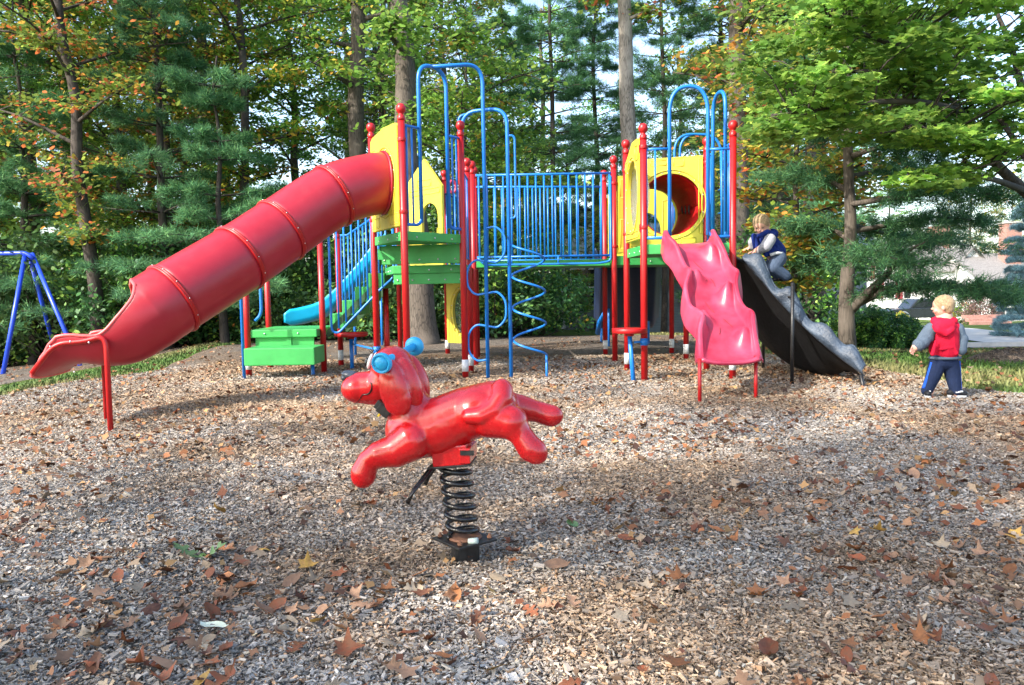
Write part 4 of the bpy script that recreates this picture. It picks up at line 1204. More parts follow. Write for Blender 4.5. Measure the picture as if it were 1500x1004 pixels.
# ------------------------------------------------------------------ swing frame
SW = empty('swing_frame', (0, 0, 0)); tag(SW, 'royal blue A-frame end of a swing set, cut by the left edge of the photo', 'swing frame')
ap = W(37, 371, 15.8); foot = [(2, 545), (88, 548), (121, 545)]
mb = MB().tube(round_path([ap+Vector((-6, .6, .03)), ap+Vector((.02, 0, .0)), ap+Vector((.16, 0, -.12))], .1), .045, 12)
mb.build('top_beam', M['swingblue'], SW)
for i, (px, py) in enumerate(foot):
    y = (15.0, 17.0, 15.2)[i]; f_ = W(px, py, y); f_.z = gz(f_.x, f_.y)-.1
    MB().tube([f_, ap+Vector((0.0+.05*i, .03*i, -.01))], .042, 12).build('leg', M['swingblue'], SW)
ap2 = ap+Vector((-6, .6, .03))
for dx, dy in ((-.6, -.9), (-.6, 1.0)):
    f_ = ap2+Vector((dx, dy, 0)); f_.z = gz(f_.x, f_.y)-.1
    MB().tube([f_, ap2], .042, 12).build('leg', M['swingblue'], SW)
# ------------------------------------------------------------------ spring rider
SR = empty('spring_rider', (0, 0, 0))
tag(SR, 'glossy red leaping dog spring rider with light blue handles, on a black coil spring', 'spring rider')
M['dog'] = mat_paint('glossy_red_fibreglass', (.54, .005, .008), .26, .10, 5, .012, coat=.5, fade=(.58, .012, .015), dirt=.015)
M['lightblue'] = mat_paint('light_blue_plastic', (.02, .36, .66), .35, .10, 12, dirt=.12)
M['blackgloss'] = mat_paint('glossy_black', (.008, .008, .009), .22, .3, 12, .05)
M['nose'] = mat_paint('worn_black_nose', (.010, .013, .02), .25, .5, 20, fade=(.10, .12, .15))
DY = 2.95; xc_ = W(680, 600, DY).x; PSI = R(7)
Lf = Vector((math.sin(PSI)*1.0, math.cos(PSI), 0)); Hd = Vector((math.cos(PSI), -math.sin(PSI), 0))
def dp(px, py, lat=0.0):
    p = W(px, py, DY); dx = p.x-xc_
    return Vector((xc_, DY, p.z))+Hd*dx+Lf*lat
K = DY/FPX     # metres per photo pixel
def dcap(mb, seq):
    for (a, b) in zip(seq[:-1], seq[1:]): mb.capsule(dp(a[0], a[1], a[3]), (a[2]+1.3)*K, dp(b[0], b[1], b[3]), (b[2]+1.3)*K, 20, 6)
def dell(mb, px, py, lat, rx, ry, rl, ang=0):
    """ellipsoid: rx, ry in photo pixels, rl in metres across, turned by ang (deg, anticlockwise)"""
    a = R(ang); X = Hd*math.cos(a)+Vector((0, 0, 1))*math.sin(a); Z = -Hd*math.sin(a)+Vector((0, 0, 1))*math.cos(a)
    Mx = Matrix((X, Lf, Z)).transposed(); mb.sphere(dp(px, py, lat), (rx*K, rl, ry*K), 28, 18, Mx)
db = MB()
# trunk
dcap(db, [(604, 632, 41, 0), (640, 627, 43, 0), (684, 606, 39, 0), (722, 594, 36, 0)])
dell(db, 612, 632, 0, 46, 42, .118, -8); dell(db, 700, 602, 0, 52, 40, .118, 14); dell(db, 652, 622, 0, 52, 43, .112, 18)
dell(db, 726, 583, 0, 26, 25, .085, 20)
# neck
dcap(db, [(606, 614, 37, 0), (592, 590, 32, 0), (579, 552, 31, 0)])
# head
dell(db, 573, 541, 0, 33, 34, .088, 15); dell(db, 562, 556, 0, 26, 26, .078)
dcap(db, [(556, 568, 24, 0), (520, 571, 22.5, 0)]); dell(db, 519, 571, 0, 25, 22, .068, 10)
dcap(db, [(560, 580, 16, 0), (533, 582, 12.5, 0)])
dell(db, 560, 563, -.040, 20, 17, .038); dell(db, 560, 563, .040, 20, 17, .038)
# front legs
for sg in (-1, 1):
    if sg < 0: dcap(db, [(608, 642, 29, -.075), (588, 655, 24, -.090), (564, 661, 19, -.10), (548, 670, 15, -.10), (540, 688, 17.5, -.10)])
    else: dcap(db, [(610, 644, 27, .075), (590, 662, 21, .09), (570, 672, 15, .09), (561, 679, 13, .09)])
# hind legs
dcap(db, [(726, 606, 31, -.06), (752, 612, 24, -.08), (768, 630, 15.5, -.09), (781, 648, 17.5, -.095)])
dcap(db, [(726, 598, 28, .05), (758, 600, 19, .07), (785, 606, 15, .08), (805, 612, 15.5, .08)])
dell(db, 540, 690, -.10, 19, 21, .047, -10); dell(db, 566, 677, .09, 17, 13, .040); dell(db, 786, 650, -.095, 22, 18, .046, -48); dell(db, 805, 611, .08, 19, 16, .042, -10)
dell(db, 598, 650, -.085, 32, 26, .05, 15); dell(db, 735, 603, -.055, 36, 27, .046, -15)
# tail lying curled over the near flank
dcap(db, [(738, 568, 15, -.045), (739, 580, 15, -.080), (730, 594, 13.5, -.105), (713, 602, 12, -.118), (695, 603, 9, -.118)])
DOG = remesh(db, 'body', M['dog'], SR, .0046, 9)
# ears: thick drooping flaps with a groove
for sg in (-1, 1):
    e = MB(); dell(e, 586, 568, sg*.108, 22, 37, .026, 14); dell(e, 582, 548, sg*.096, 18, 26, .036, 22); dell(e, 591, 582, sg*.108, 21, 23, .024, 4)
    dell(e, 602, 560, sg*.056, 19, 40, .042, 18)
    remesh(e, 'ear', M['dog'], SR, .005, 5)
bvh = BVHTree.FromObject(DOG, bpy.context.evaluated_depsgraph_get())
def onskin(px, py, lift=.001, frm=-1):
    """point on the near side of the dog under photo point"""
    o = dp(px, py, -.6*(-frm)); r = bvh.ray_cast(o, Lf*(-frm))
    if r[0] is None: return dp(px, py, -.05)
    return r[0]+r[1]*lift
mouth = [(546, 560), (549, 561), (549, 567), (546, 573), (541, 577), (534, 578), (529, 584), (523, 590), (515, 593)]
for frm in (-1, 1):
    mp_ = catmull([onskin(x, y, .0005, frm) for x, y in mouth], 4)
    n_ = len(mp_); MB().tube(mp_, [.0012+.0022*math.sin(math.pi*min(1, i/n_*1.2+.1)) if i < n_*.8 else .0012 for i in range(n_)], 6).build('mouth', M['blackgloss'], SR)
nm = MB(); dell(nm, 508, 552, 0, 14, 7.5, .030, -12); dell(nm, 500, 556, 0, 6, 6, .026)
nm.build('nose', M['nose'], SR)
M['eyewhite'] = mat_paint('eye_white', (.75, .75, .72), .3, .05, 9)
for sg in (-1, 1):
    ew = MB(); dell(ew, 541.5, 530, sg*.028, 3.6, 12, .014, -18); ew.build('eye', M['eyewhite'], SR)
    pu = MB(); dell(pu, 536.5, 531, sg*.026, 3.6, 7, .009, -18); pu.build('pupil', M['blackgloss'], SR)
    for k in range(3): MB().tube([dp(545+k*1.6, 518-k*1.8, sg*.036), dp(541+k*2, 513-k*2.5, sg*.042)], [.0022, .0008], 6).build('eyelash', M['blackgloss'], SR)
# handle
hb = MB(); q0, q1 = dp(573, 528, -.150), dp(590, 513, .160); ax_ = (q1-q0).normalized()
hb.tube([q0, q1], .0155, 16); hb.build('handle_bar', M['lightblue'], SR)
for q, s_ in ((q0, -1), (q1, 1)):
    MB().lathe([(.0001, -.020), (.012, -.0195), (.021, -.016), (.026, -.009), (.028, -.006), (.030, -.013), (.035, -.014), (.0385, -.006), (.0385, .006), (.034, .013), (.018, .016), (.0001, .016)], q, ax_*(-s_), 32).build('handle_guard', M['lightblue'], SR)
# collar tag
cb = MB(); c = dp(567, 600, -.075); cb.box(c, (.052, .012, .034), 0, (Matrix.Rotation(-PSI, 3, 'Z') @ Matrix.Rotation(R(38), 3, 'Y')))
cb.box(dp(563, 595, -.03), (.05, .09, .034), 0, (Matrix.Rotation(-PSI, 3, 'Z') @ Matrix.Rotation(R(38), 3, 'Y'))); cb.build('collar', M['black'], SR, bevel=.002)
M['tagyellow'] = mat_paint('yellow_edge', (.70, .52, .03), .5, .1, 9)
cb = MB(); cb.box(dp(561.5, 603.5, -.060), (.006, .03, .030), 0, Matrix.Rotation(-PSI, 3, 'Z') @ Matrix.Rotation(R(38), 3, 'Y')); cb.build('collar_edge', M['tagyellow'], SR)
# mounting bracket
c0 = dp(663, 664); mbm = MB()
MB().box(c0, (52*K, .135, 30*K), 0, Matrix.Rotation(-PSI, 3, 'Z') @ Matrix.Rotation(R(-5), 3, 'Y')).build('bracket', M['dog'], SR, bevel=.006)
MB().box(dp(686, 662, 0), (16*K, .16, 22*K), 0, Matrix.Rotation(-PSI, 3, 'Z')).build('bracket_lug', M['dog'], SR, bevel=.004)
MB().box(dp(690, 657, -.083), (20*K, .006, 7*K), 0, Matrix.Rotation(-PSI, 3, 'Z')).build('bracket_slot', M['black'], SR)
pl = MB().box(dp(663, 678.5), (64*K, .155, 3*K), 0, Matrix.Rotation(-PSI, 3, 'Z') @ Matrix.Rotation(R(-5), 3, 'Y')); pl.build('top_plate', M['black'], SR, bevel=.002)
# coil spring, leaning a little
ct, cb_ = dp(666, 682), dp(679, 786); NC = 6.2; npt = int(NC*26)
cp = []
for i in range(npt+1):
    t = i/npt; c = ct.lerp(cb_, t); a = t*NC*2*math.pi+2.4; e = min(1, min(t, 1-t)*14+.0)
    cp.append(c+Vector((math.cos(a), math.sin(a), 0))*.0565)
MB().tube(cp, .0100, 14).build('spring', M['blackgloss'], SR)
# base plate and ground post
M['rust'] = mat_paint('rusty_bolt', (.20, .09, .05), .7, .4, 30)
pc_ = dp(681, 790); rzb = R(38)
MB().box(pc_, (.178, .178, .010), rzb).build('base_plate', M['black'], SR, bevel=.002)
for sx_ in (-1, 1):
    for sy_ in (-1, 1):
        v = Matrix.Rotation(rzb, 3, 'Z') @ Vector((sx_*.068, sy_*.068, .008)); MB().lathe([(.010, 0), (.010, .008), (.005, .009), (.005, .016)], pc_+v, (0, 0, 1), 6, False).build('plate_bolt', M['rust'], SR)
gz0 = gz(pc_.x, pc_.y)
MB().box((pc_.x, pc_.y, (pc_.z-.006+gz0-.1)/2), (.098, .098, pc_.z-.006-gz0+.1), R(14)).build('ground_post', M['black'], SR, bevel=.012)
MB().lathe([(.062, 0), (.066, .006), (.058, .010)], pc_+Vector((0, 0, .004)), (0, 0, 1), 28).build('spring_seat', M['rust'], SR)
cl = dp(697, 786, -.055); MB().lathe([(.0001, -.018), (.012, -.018), (.013, .018), (.0001, .018)], cl, (1, -.2, .15), 18).build('spring_clip', mat_paint('pale_clip', (.38, .46, .42), .5, .2, 10), SR)
# foot rest: a bent rod loop hanging from the top plate on each side
for sg in (-1, 1):
    a = dp(634, 681, sg*.055); b = dp(640, 681, sg*.085)
    tip = dp(609, 725, sg*.145)
    MB().tube(round_path([a, dp(612, 712, sg*.11), tip, dp(616, 712, sg*.17), b], .02, 6), .0048, 8).build('foot_rest', M['blackgloss'], SR)
    MB().tube([dp(620, 702, sg*.13), tip], [.004, .009], 8).build('foot_peg', M['blackgloss'], SR)

# ------------------------------------------------------------------ people
M['skin'] = mat_paint('skin', (.62, .34, .25), .5, .06, 14, 0)
M['hair'] = mat_paint('blond_hair', (.36, .24, .12), .6, .3, 60, .2, fade=(.52, .38, .22))
def cloth(name, c, rough=.85): return mat_paint(name, c, rough, .18, 10, .12, spec=.2)
M['redcloth'] = cloth('red_fleece', (.55, .008, .035)); M['greycloth'] = cloth('slate_grey_nylon', (.085, .115, .155)); M['navycloth'] = cloth('navy_fabric', (.012, .022, .06))
M['bluestripe'] = cloth('royal_blue_stripe', (.02, .10, .55)); M['lightgrey'] = cloth('light_grey_jersey', (.36, .36, .40)); M['navyvest'] = cloth('navy_quilted_vest', (.010, .025, .16)); M['greypants'] = cloth('blue_grey_trousers', (.07, .10, .16))
M['shoe'] = cloth('black_shoe', (.015, .016, .02), .5); M['whitecloth'] = cloth('white_trim', (.65, .66, .68)); M['eye'] = mat_paint('eye_dark', (.03, .03, .04), .2, .1, 5); M['lip'] = mat_paint('lips', (.55, .20, .18), .5, .05, 5)
def chain(mb, pts, n=14):
    for a, b in zip(pts[:-1], pts[1:]): mb.capsule(a[0], a[1], b[0], b[1], n, 5)
def basis(fwd, up_=Vector((0, 0, 1))):
    f_ = Vector(fwd).normalized(); r_ = f_.cross(up_).normalized(); u_ = r_.cross(f_).normalized()
    return f_, r_, u_
def head_shapes(mb, c, fwd, R_, up_=Vector((0, 0, 1))):
    """child's head: skull, face, nose, ears; R_ = half the head height"""
    f_, r_, u_ = basis(fwd, up_); Mx = Matrix((r_, f_, u_)).transposed()
    mb.sphere(c+u_*.12*R_-f_*.06*R_, (.80*R_, .92*R_, .88*R_), 24, 16, Mx)
    mb.sphere(c-u_*.30*R_+f_*.16*R_, (.64*R_, .66*R_, .66*R_), 22, 14, Mx)
    mb.sphere(c-u_*.72*R_+f_*.40*R_, (.28*R_, .25*R_, .22*R_), 14, 10, Mx)
    mb.sphere(c-u_*.22*R_+f_*.86*R_, (.10*R_, .15*R_, .11*R_), 12, 8, Mx)
    mb.capsule(c+u_*.05*R_+f_*.74*R_, .07*R_, c-u_*.22*R_+f_*.86*R_, .09*R_, 10, 4)
    for s in (-1, 1):
        mb.sphere(c+r_*s*.80*R_-u_*.12*R_-f_*.06*R_, (.09*R_, .16*R_, .24*R_), 12, 8, Mx)
        mb.sphere(c+r_*s*.38*R_-u_*.38*R_+f_*.52*R_, (.24*R_, .22*R_, .24*R_), 12, 8, Mx)
def face_bits(par, c, fwd, R_, up_=Vector((0, 0, 1))):
    f_, r_, u_ = basis(fwd, up_); Mx = Matrix((r_, f_, u_)).transposed()
    for s in (-1, 1):
        MB().sphere(c+r_*s*.29*R_+f_*.76*R_+u_*.0, (.10*R_, .05*R_, .055*R_), 10, 6, Mx).build('eye', M['eye'], par)
        MB().sphere(c+r_*s*.30*R_+f_*.78*R_+u_*.17*R_, (.16*R_, .05*R_, .022*R_), 10, 6, Mx).build('eyebrow', M['hair'], par)
    MB().sphere(c-u_*.50*R_+f_*.80*R_, (.17*R_, .05*R_, .045*R_), 10, 6, Mx).build('mouth', M['lip'], par)
def hair_shape(par, c, fwd, R_, rs_, up_=Vector((0, 0, 1))):
    f_, r_, u_ = basis(fwd, up_); Mx = Matrix((r_, f_, u_)).transposed(); mb = MB()
    mb.sphere(c+u_*.20*R_-f_*.12*R_, (.86*R_, .94*R_, .90*R_), 24, 16, Mx)
    mb.sphere(c-f_*.42*R_-u_*.18*R_, (.70*R_, .56*R_, .62*R_), 20, 12, Mx)
    for k in range(150):
        th = rs_.uniform(0, 6.28); ph = rs_.uniform(0, 1.9)
        d = (r_*math.cos(th)+f_*math.sin(th))*math.sin(ph)+u_*math.cos(ph)
        if d.dot(f_) > .45 and d.dot(u_) < .45: continue
        if d.dot(u_) < -.15 and d.dot(f_) > -.4: continue
        p = c+u_*.16*R_-f_*.12*R_+Vector((d.x, d.y, d.z))*.86*R_
        t_ = (-u_*1.0+r_*rs_.uniform(-.3, .3)+f_*rs_.uniform(-.1, .5)); t_ = (t_-d*t_.dot(d)).normalized()
        mb.capsule(p-t_*.16*R_, .045*R_, p+t_*.30*R_+d*.02*R_, .014*R_, 6, 3)
    return remesh(mb, 'hair', M['hair'], par, .0034, 7)
def hand_shapes(mb, wrist, dirn, palm_n, s, curl=.5):
    """palm, four unequal bent fingers and a side thumb; s = hand length"""
    d = Vector(dirn).normalized(); n_ = Vector(palm_n); n_ = (n_-d*n_.dot(d)).normalized(); r_ = d.cross(n_)
    for k in (-1, 0, 1): mb.capsule(wrist, .17*s, wrist+d*.42*s+r_*k*.13*s, .115*s, 12, 4)
    for k, (ln, off) in enumerate(((.42, .23), (.48, .08), (.45, -.07), (.35, -.21))):
        p = wrist+d*.44*s+r_*off*s; dr = d
        q = p+dr*ln*.45*s; dr2 = (d*math.cos(curl)+n_*math.sin(curl)).normalized(); q2 = q+dr2*ln*.32*s
        dr3 = (d*math.cos(curl*1.9)+n_*math.sin(curl*1.9)).normalized(); q3 = q2+dr3*ln*.25*s
        mb.capsule(p, .068*s, q, .062*s, 10, 3); mb.capsule(q, .062*s, q2, .056*s, 10, 3); mb.capsule(q2, .056*s, q3, .045*s, 10, 3)
    p = wrist+d*.14*s+r_*.14*s; q = p+(d*.6+r_*.75+n_*.2).normalized()*.24*s; q2 = q+(d*.9+r_*.25+n_*.3).normalized()*.20*s
    mb.capsule(p, .09*s, q, .07*s, 10, 3); mb.capsule(q, .07*s, q2, .055*s, 10, 3)

# -- child in red, standing, seen from behind, face turned to the left
CH1 = empty('person', (0, 0, 0)); tag(CH1, 'small child from behind in red hooded jacket with grey sleeves, standing near the grass', 'person')
yk = gnd(1380, 588).y
def k1(px, py, dy=0.0): return W(px, py, yk+dy)
kk = yk/FPX
sk = MB(); hc = k1(1381, 449, .0); fw = Vector((-.86, .50, -.02)); HR = .095
head_shapes(sk, hc, fw, HR)
sk.capsule(k1(1383, 484, .01), 13*kk, k1(1383, 462, .01), 11*kk)
chain(sk, [(k1(1383, 488), 13*kk), (k1(1384, 512), 12*kk), (k1(1382, 522), 11*kk)])
LH, RH = k1(1341, 509, -.04), k1(1404, 518, -.03)
chain(sk, [(k1(1368, 484), 7*kk), (k1(1355, 496, -.01), 6*kk), (LH, 5.5*kk)]); chain(sk, [(k1(1399, 484), 7*kk), (k1(1406, 500, 0), 6*kk), (RH, 5.5*kk)])
hand_shapes(sk, LH, (-.55, -.15, -.6), (.3, -.9, 0), .098, .7); hand_shapes(sk, RH, (-.12, -.1, -1), (-.9, .3, 0), .098, .6)
chain(sk, [(k1(1375, 528), 9*kk), (k1(1366, 553, .02), 7*kk), (k1(1361, 577, .05), 6*kk)]); chain(sk, [(k1(1391, 528), 9*kk), (k1(1396, 553, .0), 7*kk), (k1(1398, 578, -.01), 6*kk)])
remesh(sk, 'body', M['skin'], CH1, .0040, 3); face_bits(CH1, hc, fw, HR)
rs_ = random.Random(4); hair_shape(CH1, hc, fw, HR, rs_)
jk = MB(); chain(jk, [(k1(1384, 487), 19*kk), (k1(1384, 503), 19*kk), (k1(1384, 513), 19*kk)]); jk.capsule(k1(1371, 480), 10*kk, k1(1396, 480), 10*kk)
jk.sphere(k1(1384, 508), (22*kk, 17*kk, 15*kk), 24, 14); jk.capsule(k1(1374, 512), 12.5*kk, k1(1394, 512), 12.5*kk)
for (x0_, y0_, x1_, y1_) in ((1371, 500, 1366, 519), (1396, 503, 1401, 518), (1378, 512, 1394, 509)): jk.capsule(k1(x0_, y0_, -.100), 2*kk, k1(x1_, y1_, -.100), 3*kk)
remesh(jk, 'jacket', M['redcloth'], CH1, .0055, 4)
jh = MB(); jh.sphere(k1(1383, 478, -.07), (17*kk, 10*kk, 12*kk), 20, 12); jh.capsule(k1(1370, 471, -.03), 6*kk, k1(1396, 471, -.03), 6*kk); jh.capsule(k1(1374, 483, -.11), 5.5*kk, k1(1385, 489, -.12), 5*kk); jh.capsule(k1(1393, 483, -.11), 5.5*kk, k1(1385, 489, -.12), 5*kk)
jh.capsule(k1(1368, 470, .0), 5*kk, k1(1378, 466, .1), 5*kk); jh.capsule(k1(1398, 470, .0), 5*kk, k1(1388, 466, .1), 5*kk)
remesh(jh, 'hood', M['redcloth'], CH1, .005, 3)
for pts_ in ([(k1(1364, 482), 9.5*kk), (k1(1356, 494, -.01), 10*kk), (k1(1347, 505, -.03), 8*kk)], [(k1(1402, 482), 9.5*kk), (k1(1406, 497, 0), 9.5*kk), (k1(1404, 512, -.02), 8*kk)]):
    sl_ = MB(); chain(sl_, pts_)
    a_ = pts_[1][0]
    for k in range(4): sl_.sphere(pts_[1][0].lerp(pts_[2][0], k/3)+Vector((rs_.uniform(-.01, .01), -.01, 0)), 9.5*kk, 12, 8)
    remesh(sl_, 'sleeve', M['greycloth'], CH1, .0055, 3)
    MB().capsule(pts_[2][0], 7.5*kk, pts_[2][0]+(pts_[2][0]-pts_[1][0]).normalized()*.02, 7*kk).build('cuff', M['navycloth'], CH1)
hm = MB(); hm.tube([k1(1384, 524)+Vector((math.cos(a*.2618)*21*kk, math.sin(a*.2618)*15*kk, 0)) for a in range(24)], 2.2*kk, 8, closed=True); hm.build('jacket_hem', M['greycloth'], CH1)
tr = MB(); chain(tr, [(k1(1376, 527), 12.5*kk), (k1(1367, 551, .02), 10.5*kk), (k1(1360, 568, .04), 8.5*kk), (k1(1358, 572, .05), 8.5*kk)]); chain(tr, [(k1(1391, 527), 12.5*kk), (k1(1396, 552, .0), 10.5*kk), (k1(1399, 569, -.01), 8.5*kk), (k1(1400, 573, -.01), 8.5*kk)])
tr.capsule(k1(1378, 524), 13.5*kk, k1(1390, 524), 13.5*kk); tr.capsule(k1(1377, 531), 12.5*kk, k1(1391, 531), 12.5*kk); remesh(tr, 'trousers', M['navycloth'], CH1, .005, 3)
MB().tube(catmull([k1(1365.5, 531, -.01), k1(1359.5, 551, .01), k1(1353, 569, .03)], 5), [2.6*kk]*11, 8).build('trouser_stripe', M['bluestripe'], CH1)
MB().tube(catmull([k1(1404, 529, -.0), k1(1405.5, 552, .0), k1(1406.5, 571, -.02)], 5), [2.6*kk]*11, 8).build('trouser_stripe', M['bluestripe'], CH1)
for (px, py, tx, ty) in ((1358, 583, -.35, -.95), (1400, 583, .95, -.25)):
    c = k1(px, py-2, .04 if px < 1380 else -.02); d = Vector((tx, ty, 0)).normalized(); c.z = gz(c.x, c.y)+.075
    s1 = MB(); s1.capsule(c-d*.045, .032, c+d*.065+Vector((0, 0, -.008)), .029); remesh(s1, 'shoe', M['shoe'], CH1, .005, 2)
    MB().capsule(c-d*.045+Vector((0, 0, -.030)), .024, c+d*.065+Vector((0, 0, -.030)), .024).build('shoe_sole', M['whitecloth'], CH1)
    MB().tube([c+Vector((0, -.034, .006))-d*.02, c+Vector((0, -.034, .015))+d*.04], .008, 8).build('shoe_stripe', M['whitecloth'], CH1)

# -- boy climbing the rock slide
CH2 = empty('person', (0, 0, 0)); tag(CH2, 'fair-haired boy in navy vest and pale grey sleeves, climbing up the grey-blue rock slide', 'person')
yb = 9.15
def k2(px, py, dy=0.0): return W(px, py, yb+dy)
kb2 = yb/FPX
sk = MB(); hc = k2(1115, 329); fw = Vector((-.40, -.72, -.50)); HR = .112
f_, r_, u_ = basis(fw)
head_shapes(sk, hc, fw, HR)
sk.capsule(k2(1124, 349, .03), 10*kb2, k2(1118, 337, .0), 9*kb2)
chain(sk, [(k2(1126, 356, .04), 13*kb2), (k2(1134, 370, .04), 13*kb2), (k2(1140, 380, .04), 12*kb2)])
LH, RH = k2(1106, 369, -.04), k2(1100, 363, .2)
chain(sk, [(k2(1128, 351, -.08), 7*kb2), (k2(1120, 361, -.14), 5.5*kb2), (LH, 4*kb2)]); chain(sk, [(k2(1112, 347, .14), 7*kb2), (k2(1102, 352, .2), 5*kb2), (RH, 4*kb2)])
hand_shapes(sk, LH, (-.9, .05, -.15), (0, .1, -1), .11, .4); hand_shapes(sk, RH, (-.9, .1, -.2), (0, .1, -1), .11, .4)
chain(sk, [(k2(1140, 382, -.02), 9*kb2), (k2(1134, 394, -.06), 7*kb2), (k2(1152, 405, -.02), 5*kb2)]); chain(sk, [(k2(1138, 382, .12), 9*kb2), (k2(1127, 390, .16), 7*kb2), (k2(1140, 407, .2), 5*kb2)])
remesh(sk, 'body', M['skin'], CH2, .0045, 3); face_bits(CH2, hc, fw, HR); hair_shape(CH2, hc, fw, HR, rs_)
vt = MB(); chain(vt, [(k2(1120, 350, .05), 12*kb2), (k2(1128, 359, .05), 14.5*kb2), (k2(1136, 369, .05), 15*kb2)]); vt.capsule(k2(1110, 350, .1), 7*kb2, k2(1126, 350, -.04), 8*kb2)
vt.capsule(k2(1104, 346, -.01), 4*kb2, k2(1108, 362, -.02), 5*kb2)
for k in range(5): vt.capsule(k2(1118+5*k, 366-1*k, -.075), 3*kb2, k2(1122+5*k, 374-k, -.07), 3*kb2)
remesh(vt, 'vest', M['navyvest'], CH2, .0055, 3)
hd = MB(); hd.sphere(k2(1131, 343, .06), (9*kb2, 10*kb2, 8*kb2), 16, 10); hd.capsule(k2(1124, 340, -.06), 4*kb2, k2(1132, 344, -.04), 5*kb2); hd.capsule(k2(1112, 346, -.11), 3.5*kb2, k2(1124, 340, -.07), 4*kb2); remesh(hd, 'hood', M['navyvest'], CH2, .005, 3)
for pts_ in ([(k2(1128, 351, -.10), 8.5*kb2), (k2(1122, 361, -.15), 8*kb2), (k2(1111, 368, -.06), 5.5*kb2)], [(k2(1107, 348, .13), 6.5*kb2), (k2(1101, 355, .17), 5.5*kb2), (k2(1102, 362, .19), 5*kb2)]):
    sl_ = MB(); chain(sl_, pts_); remesh(sl_, 'sleeve', M['lightgrey'], CH2, .005, 3)
MB().tube(catmull([k2(1128, 374, -.10), k2(1138, 371, -.12), k2(1148, 373, -.04), k2(1149, 378, .1)], 5), 2.3*kb2, 8).build('shirt_hem', M['whitecloth'], CH2)
tr = MB(); chain(tr, [(k2(1140, 379, -.03), 12*kb2), (k2(1133, 392, -.08), 9.5*kb2), (k2(1150, 404, -.04), 8*kb2)]); chain(tr, [(k2(1138, 380, .12), 11*kb2), (k2(1127, 390, .14), 9*kb2), (k2(1138, 402, .18), 7.5*kb2)])
tr.capsule(k2(1140, 379, -.03), 12*kb2, k2(1138, 379, .12), 12*kb2); remesh(tr, 'trousers', M['greypants'], CH2, .0055, 3)
for px, py, dy in ((1153, 407, -.02), (1139, 408, .2)):
    c = k2(px, py, dy); s1 = MB(); s1.capsule(c+Vector((.03, 0, 0)), .033, c+Vector((-.07, -.01, -.015)), .028); remesh(s1, 'shoe', M['shoe'], CH2, .006, 2)
# ------------------------------------------------------------------ vegetation
trng = np.random.default_rng(21)
PALS = {
 'green': np.array([(.055, .125, .018), (.075, .16, .025), (.045, .10, .02), (.11, .20, .03), (.16, .24, .04)]),
 'lime': np.array([(.11, .23, .035), (.15, .27, .04), (.08, .18, .03), (.20, .31, .05), (.065, .15, .028)]),
 'dark': np.array([(.02, .055, .016), (.03, .075, .02), (.022, .05, .02), (.045, .09, .02)]),
 'autumn': np.array([(.08, .15, .025), (.10, .18, .03), (.13, .20, .03), (.09, .15, .025), (.14, .20, .03), (.30, .26, .04), (.42, .22, .03), (.40, .12, .03), (.07, .13, .025), (.10, .17, .03)]),
 'rusty': np.array([(.07, .12, .03), (.08, .14, .03), (.10, .16, .03), (.09, .14, .03), (.32, .10, .04), (.42, .14, .04), (.10, .15, .035), (.22, .10, .05)]),
 'gold': np.array([(.12, .20, .03), (.30, .30, .04), (.42, .30, .04), (.14, .21, .03), (.46, .22, .04), (.10, .17, .03)]),
 'pine': np.array([(.030, .085, .036), (.040, .10, .038), (.022, .065, .028), (.058, .12, .042)]),
 'spruce': np.array([(.10, .17, .18), (.07, .13, .14), (.14, .22, .24)]),
 'purple': np.array([(.14, .08, .07), (.20, .12, .10), (.10, .08, .05)]),
}
def pick(pal, n, clump=None):
    P = PALS[pal]*(2.3 if pal == 'pine' else 2.1 if pal in ('dark', 'green') else 1.65); i = trng.integers(0, len(P), n); c = P[i]*trng.uniform(.65, 1.35, (n, 1))
    return c
LEAF6 = [(0, -.5), (.30, -.12), (.24, .22), (0, .55), (-.24, .22), (-.30, -.12)]
LEAFM = [(0, -.50), (.20, -.30), (.48, -.16), (.30, .04), (.42, .32), (.14, .22), (0, .56), (-.14, .22), (-.42, .32), (-.30, .04), (-.48, -.16), (-.20, -.30)]
def leaf_cloud(cent, cnt, rad, flat, size, pal, shape=LEAF6, tilt=.55, mixpal=None, mixf=0.0, gap=None):
    """leaves in sprays around the given centres; rad = spray radius"""
    cent = np.asarray(cent); m_ = len(cent); n = m_*cnt
    C0 = np.repeat(cent, cnt, axis=0)
    if np.ndim(rad): rad = np.repeat(rad, cnt)[:, None]
    d = trng.normal(0, 1, (n, 3)); d /= np.linalg.norm(d, axis=1, keepdims=True); r = trng.random((n, 1))**.45
    d = d*r; d[:, 2] *= flat; P = C0+d*rad
    nr = np.stack([trng.normal(0, tilt, n), trng.normal(0, tilt, n), np.ones(n)], 1)
    X, Y, Z = rot_from(nr, trng.uniform(0, 6.283, n)); S = (size*trng.uniform(.6, 1.35, n))[:, None]
    k = len(shape); V = np.zeros((n, k, 3)); cu = trng.uniform(-.5, .5, (n, 1))
    for i, (a, b) in enumerate(shape):
        V[:, i] = P+X*S*a+Y*S*b+Z*S*(cu*(a*a*1.5+b*b*.6))
    col = pick(pal, n)
    cv = np.repeat(np.exp(trng.normal(0, .22, m_)), cnt)[:, None]; col = col*cv
    if mixpal:
        mc = np.repeat(trng.random(m_) < mixf, cnt); c2 = pick(mixpal, n); sel = mc & (trng.random(n) < .8)
        col[sel] = c2[sel]
    return V.reshape(-1, 3), np.clip(col, 0, .8)
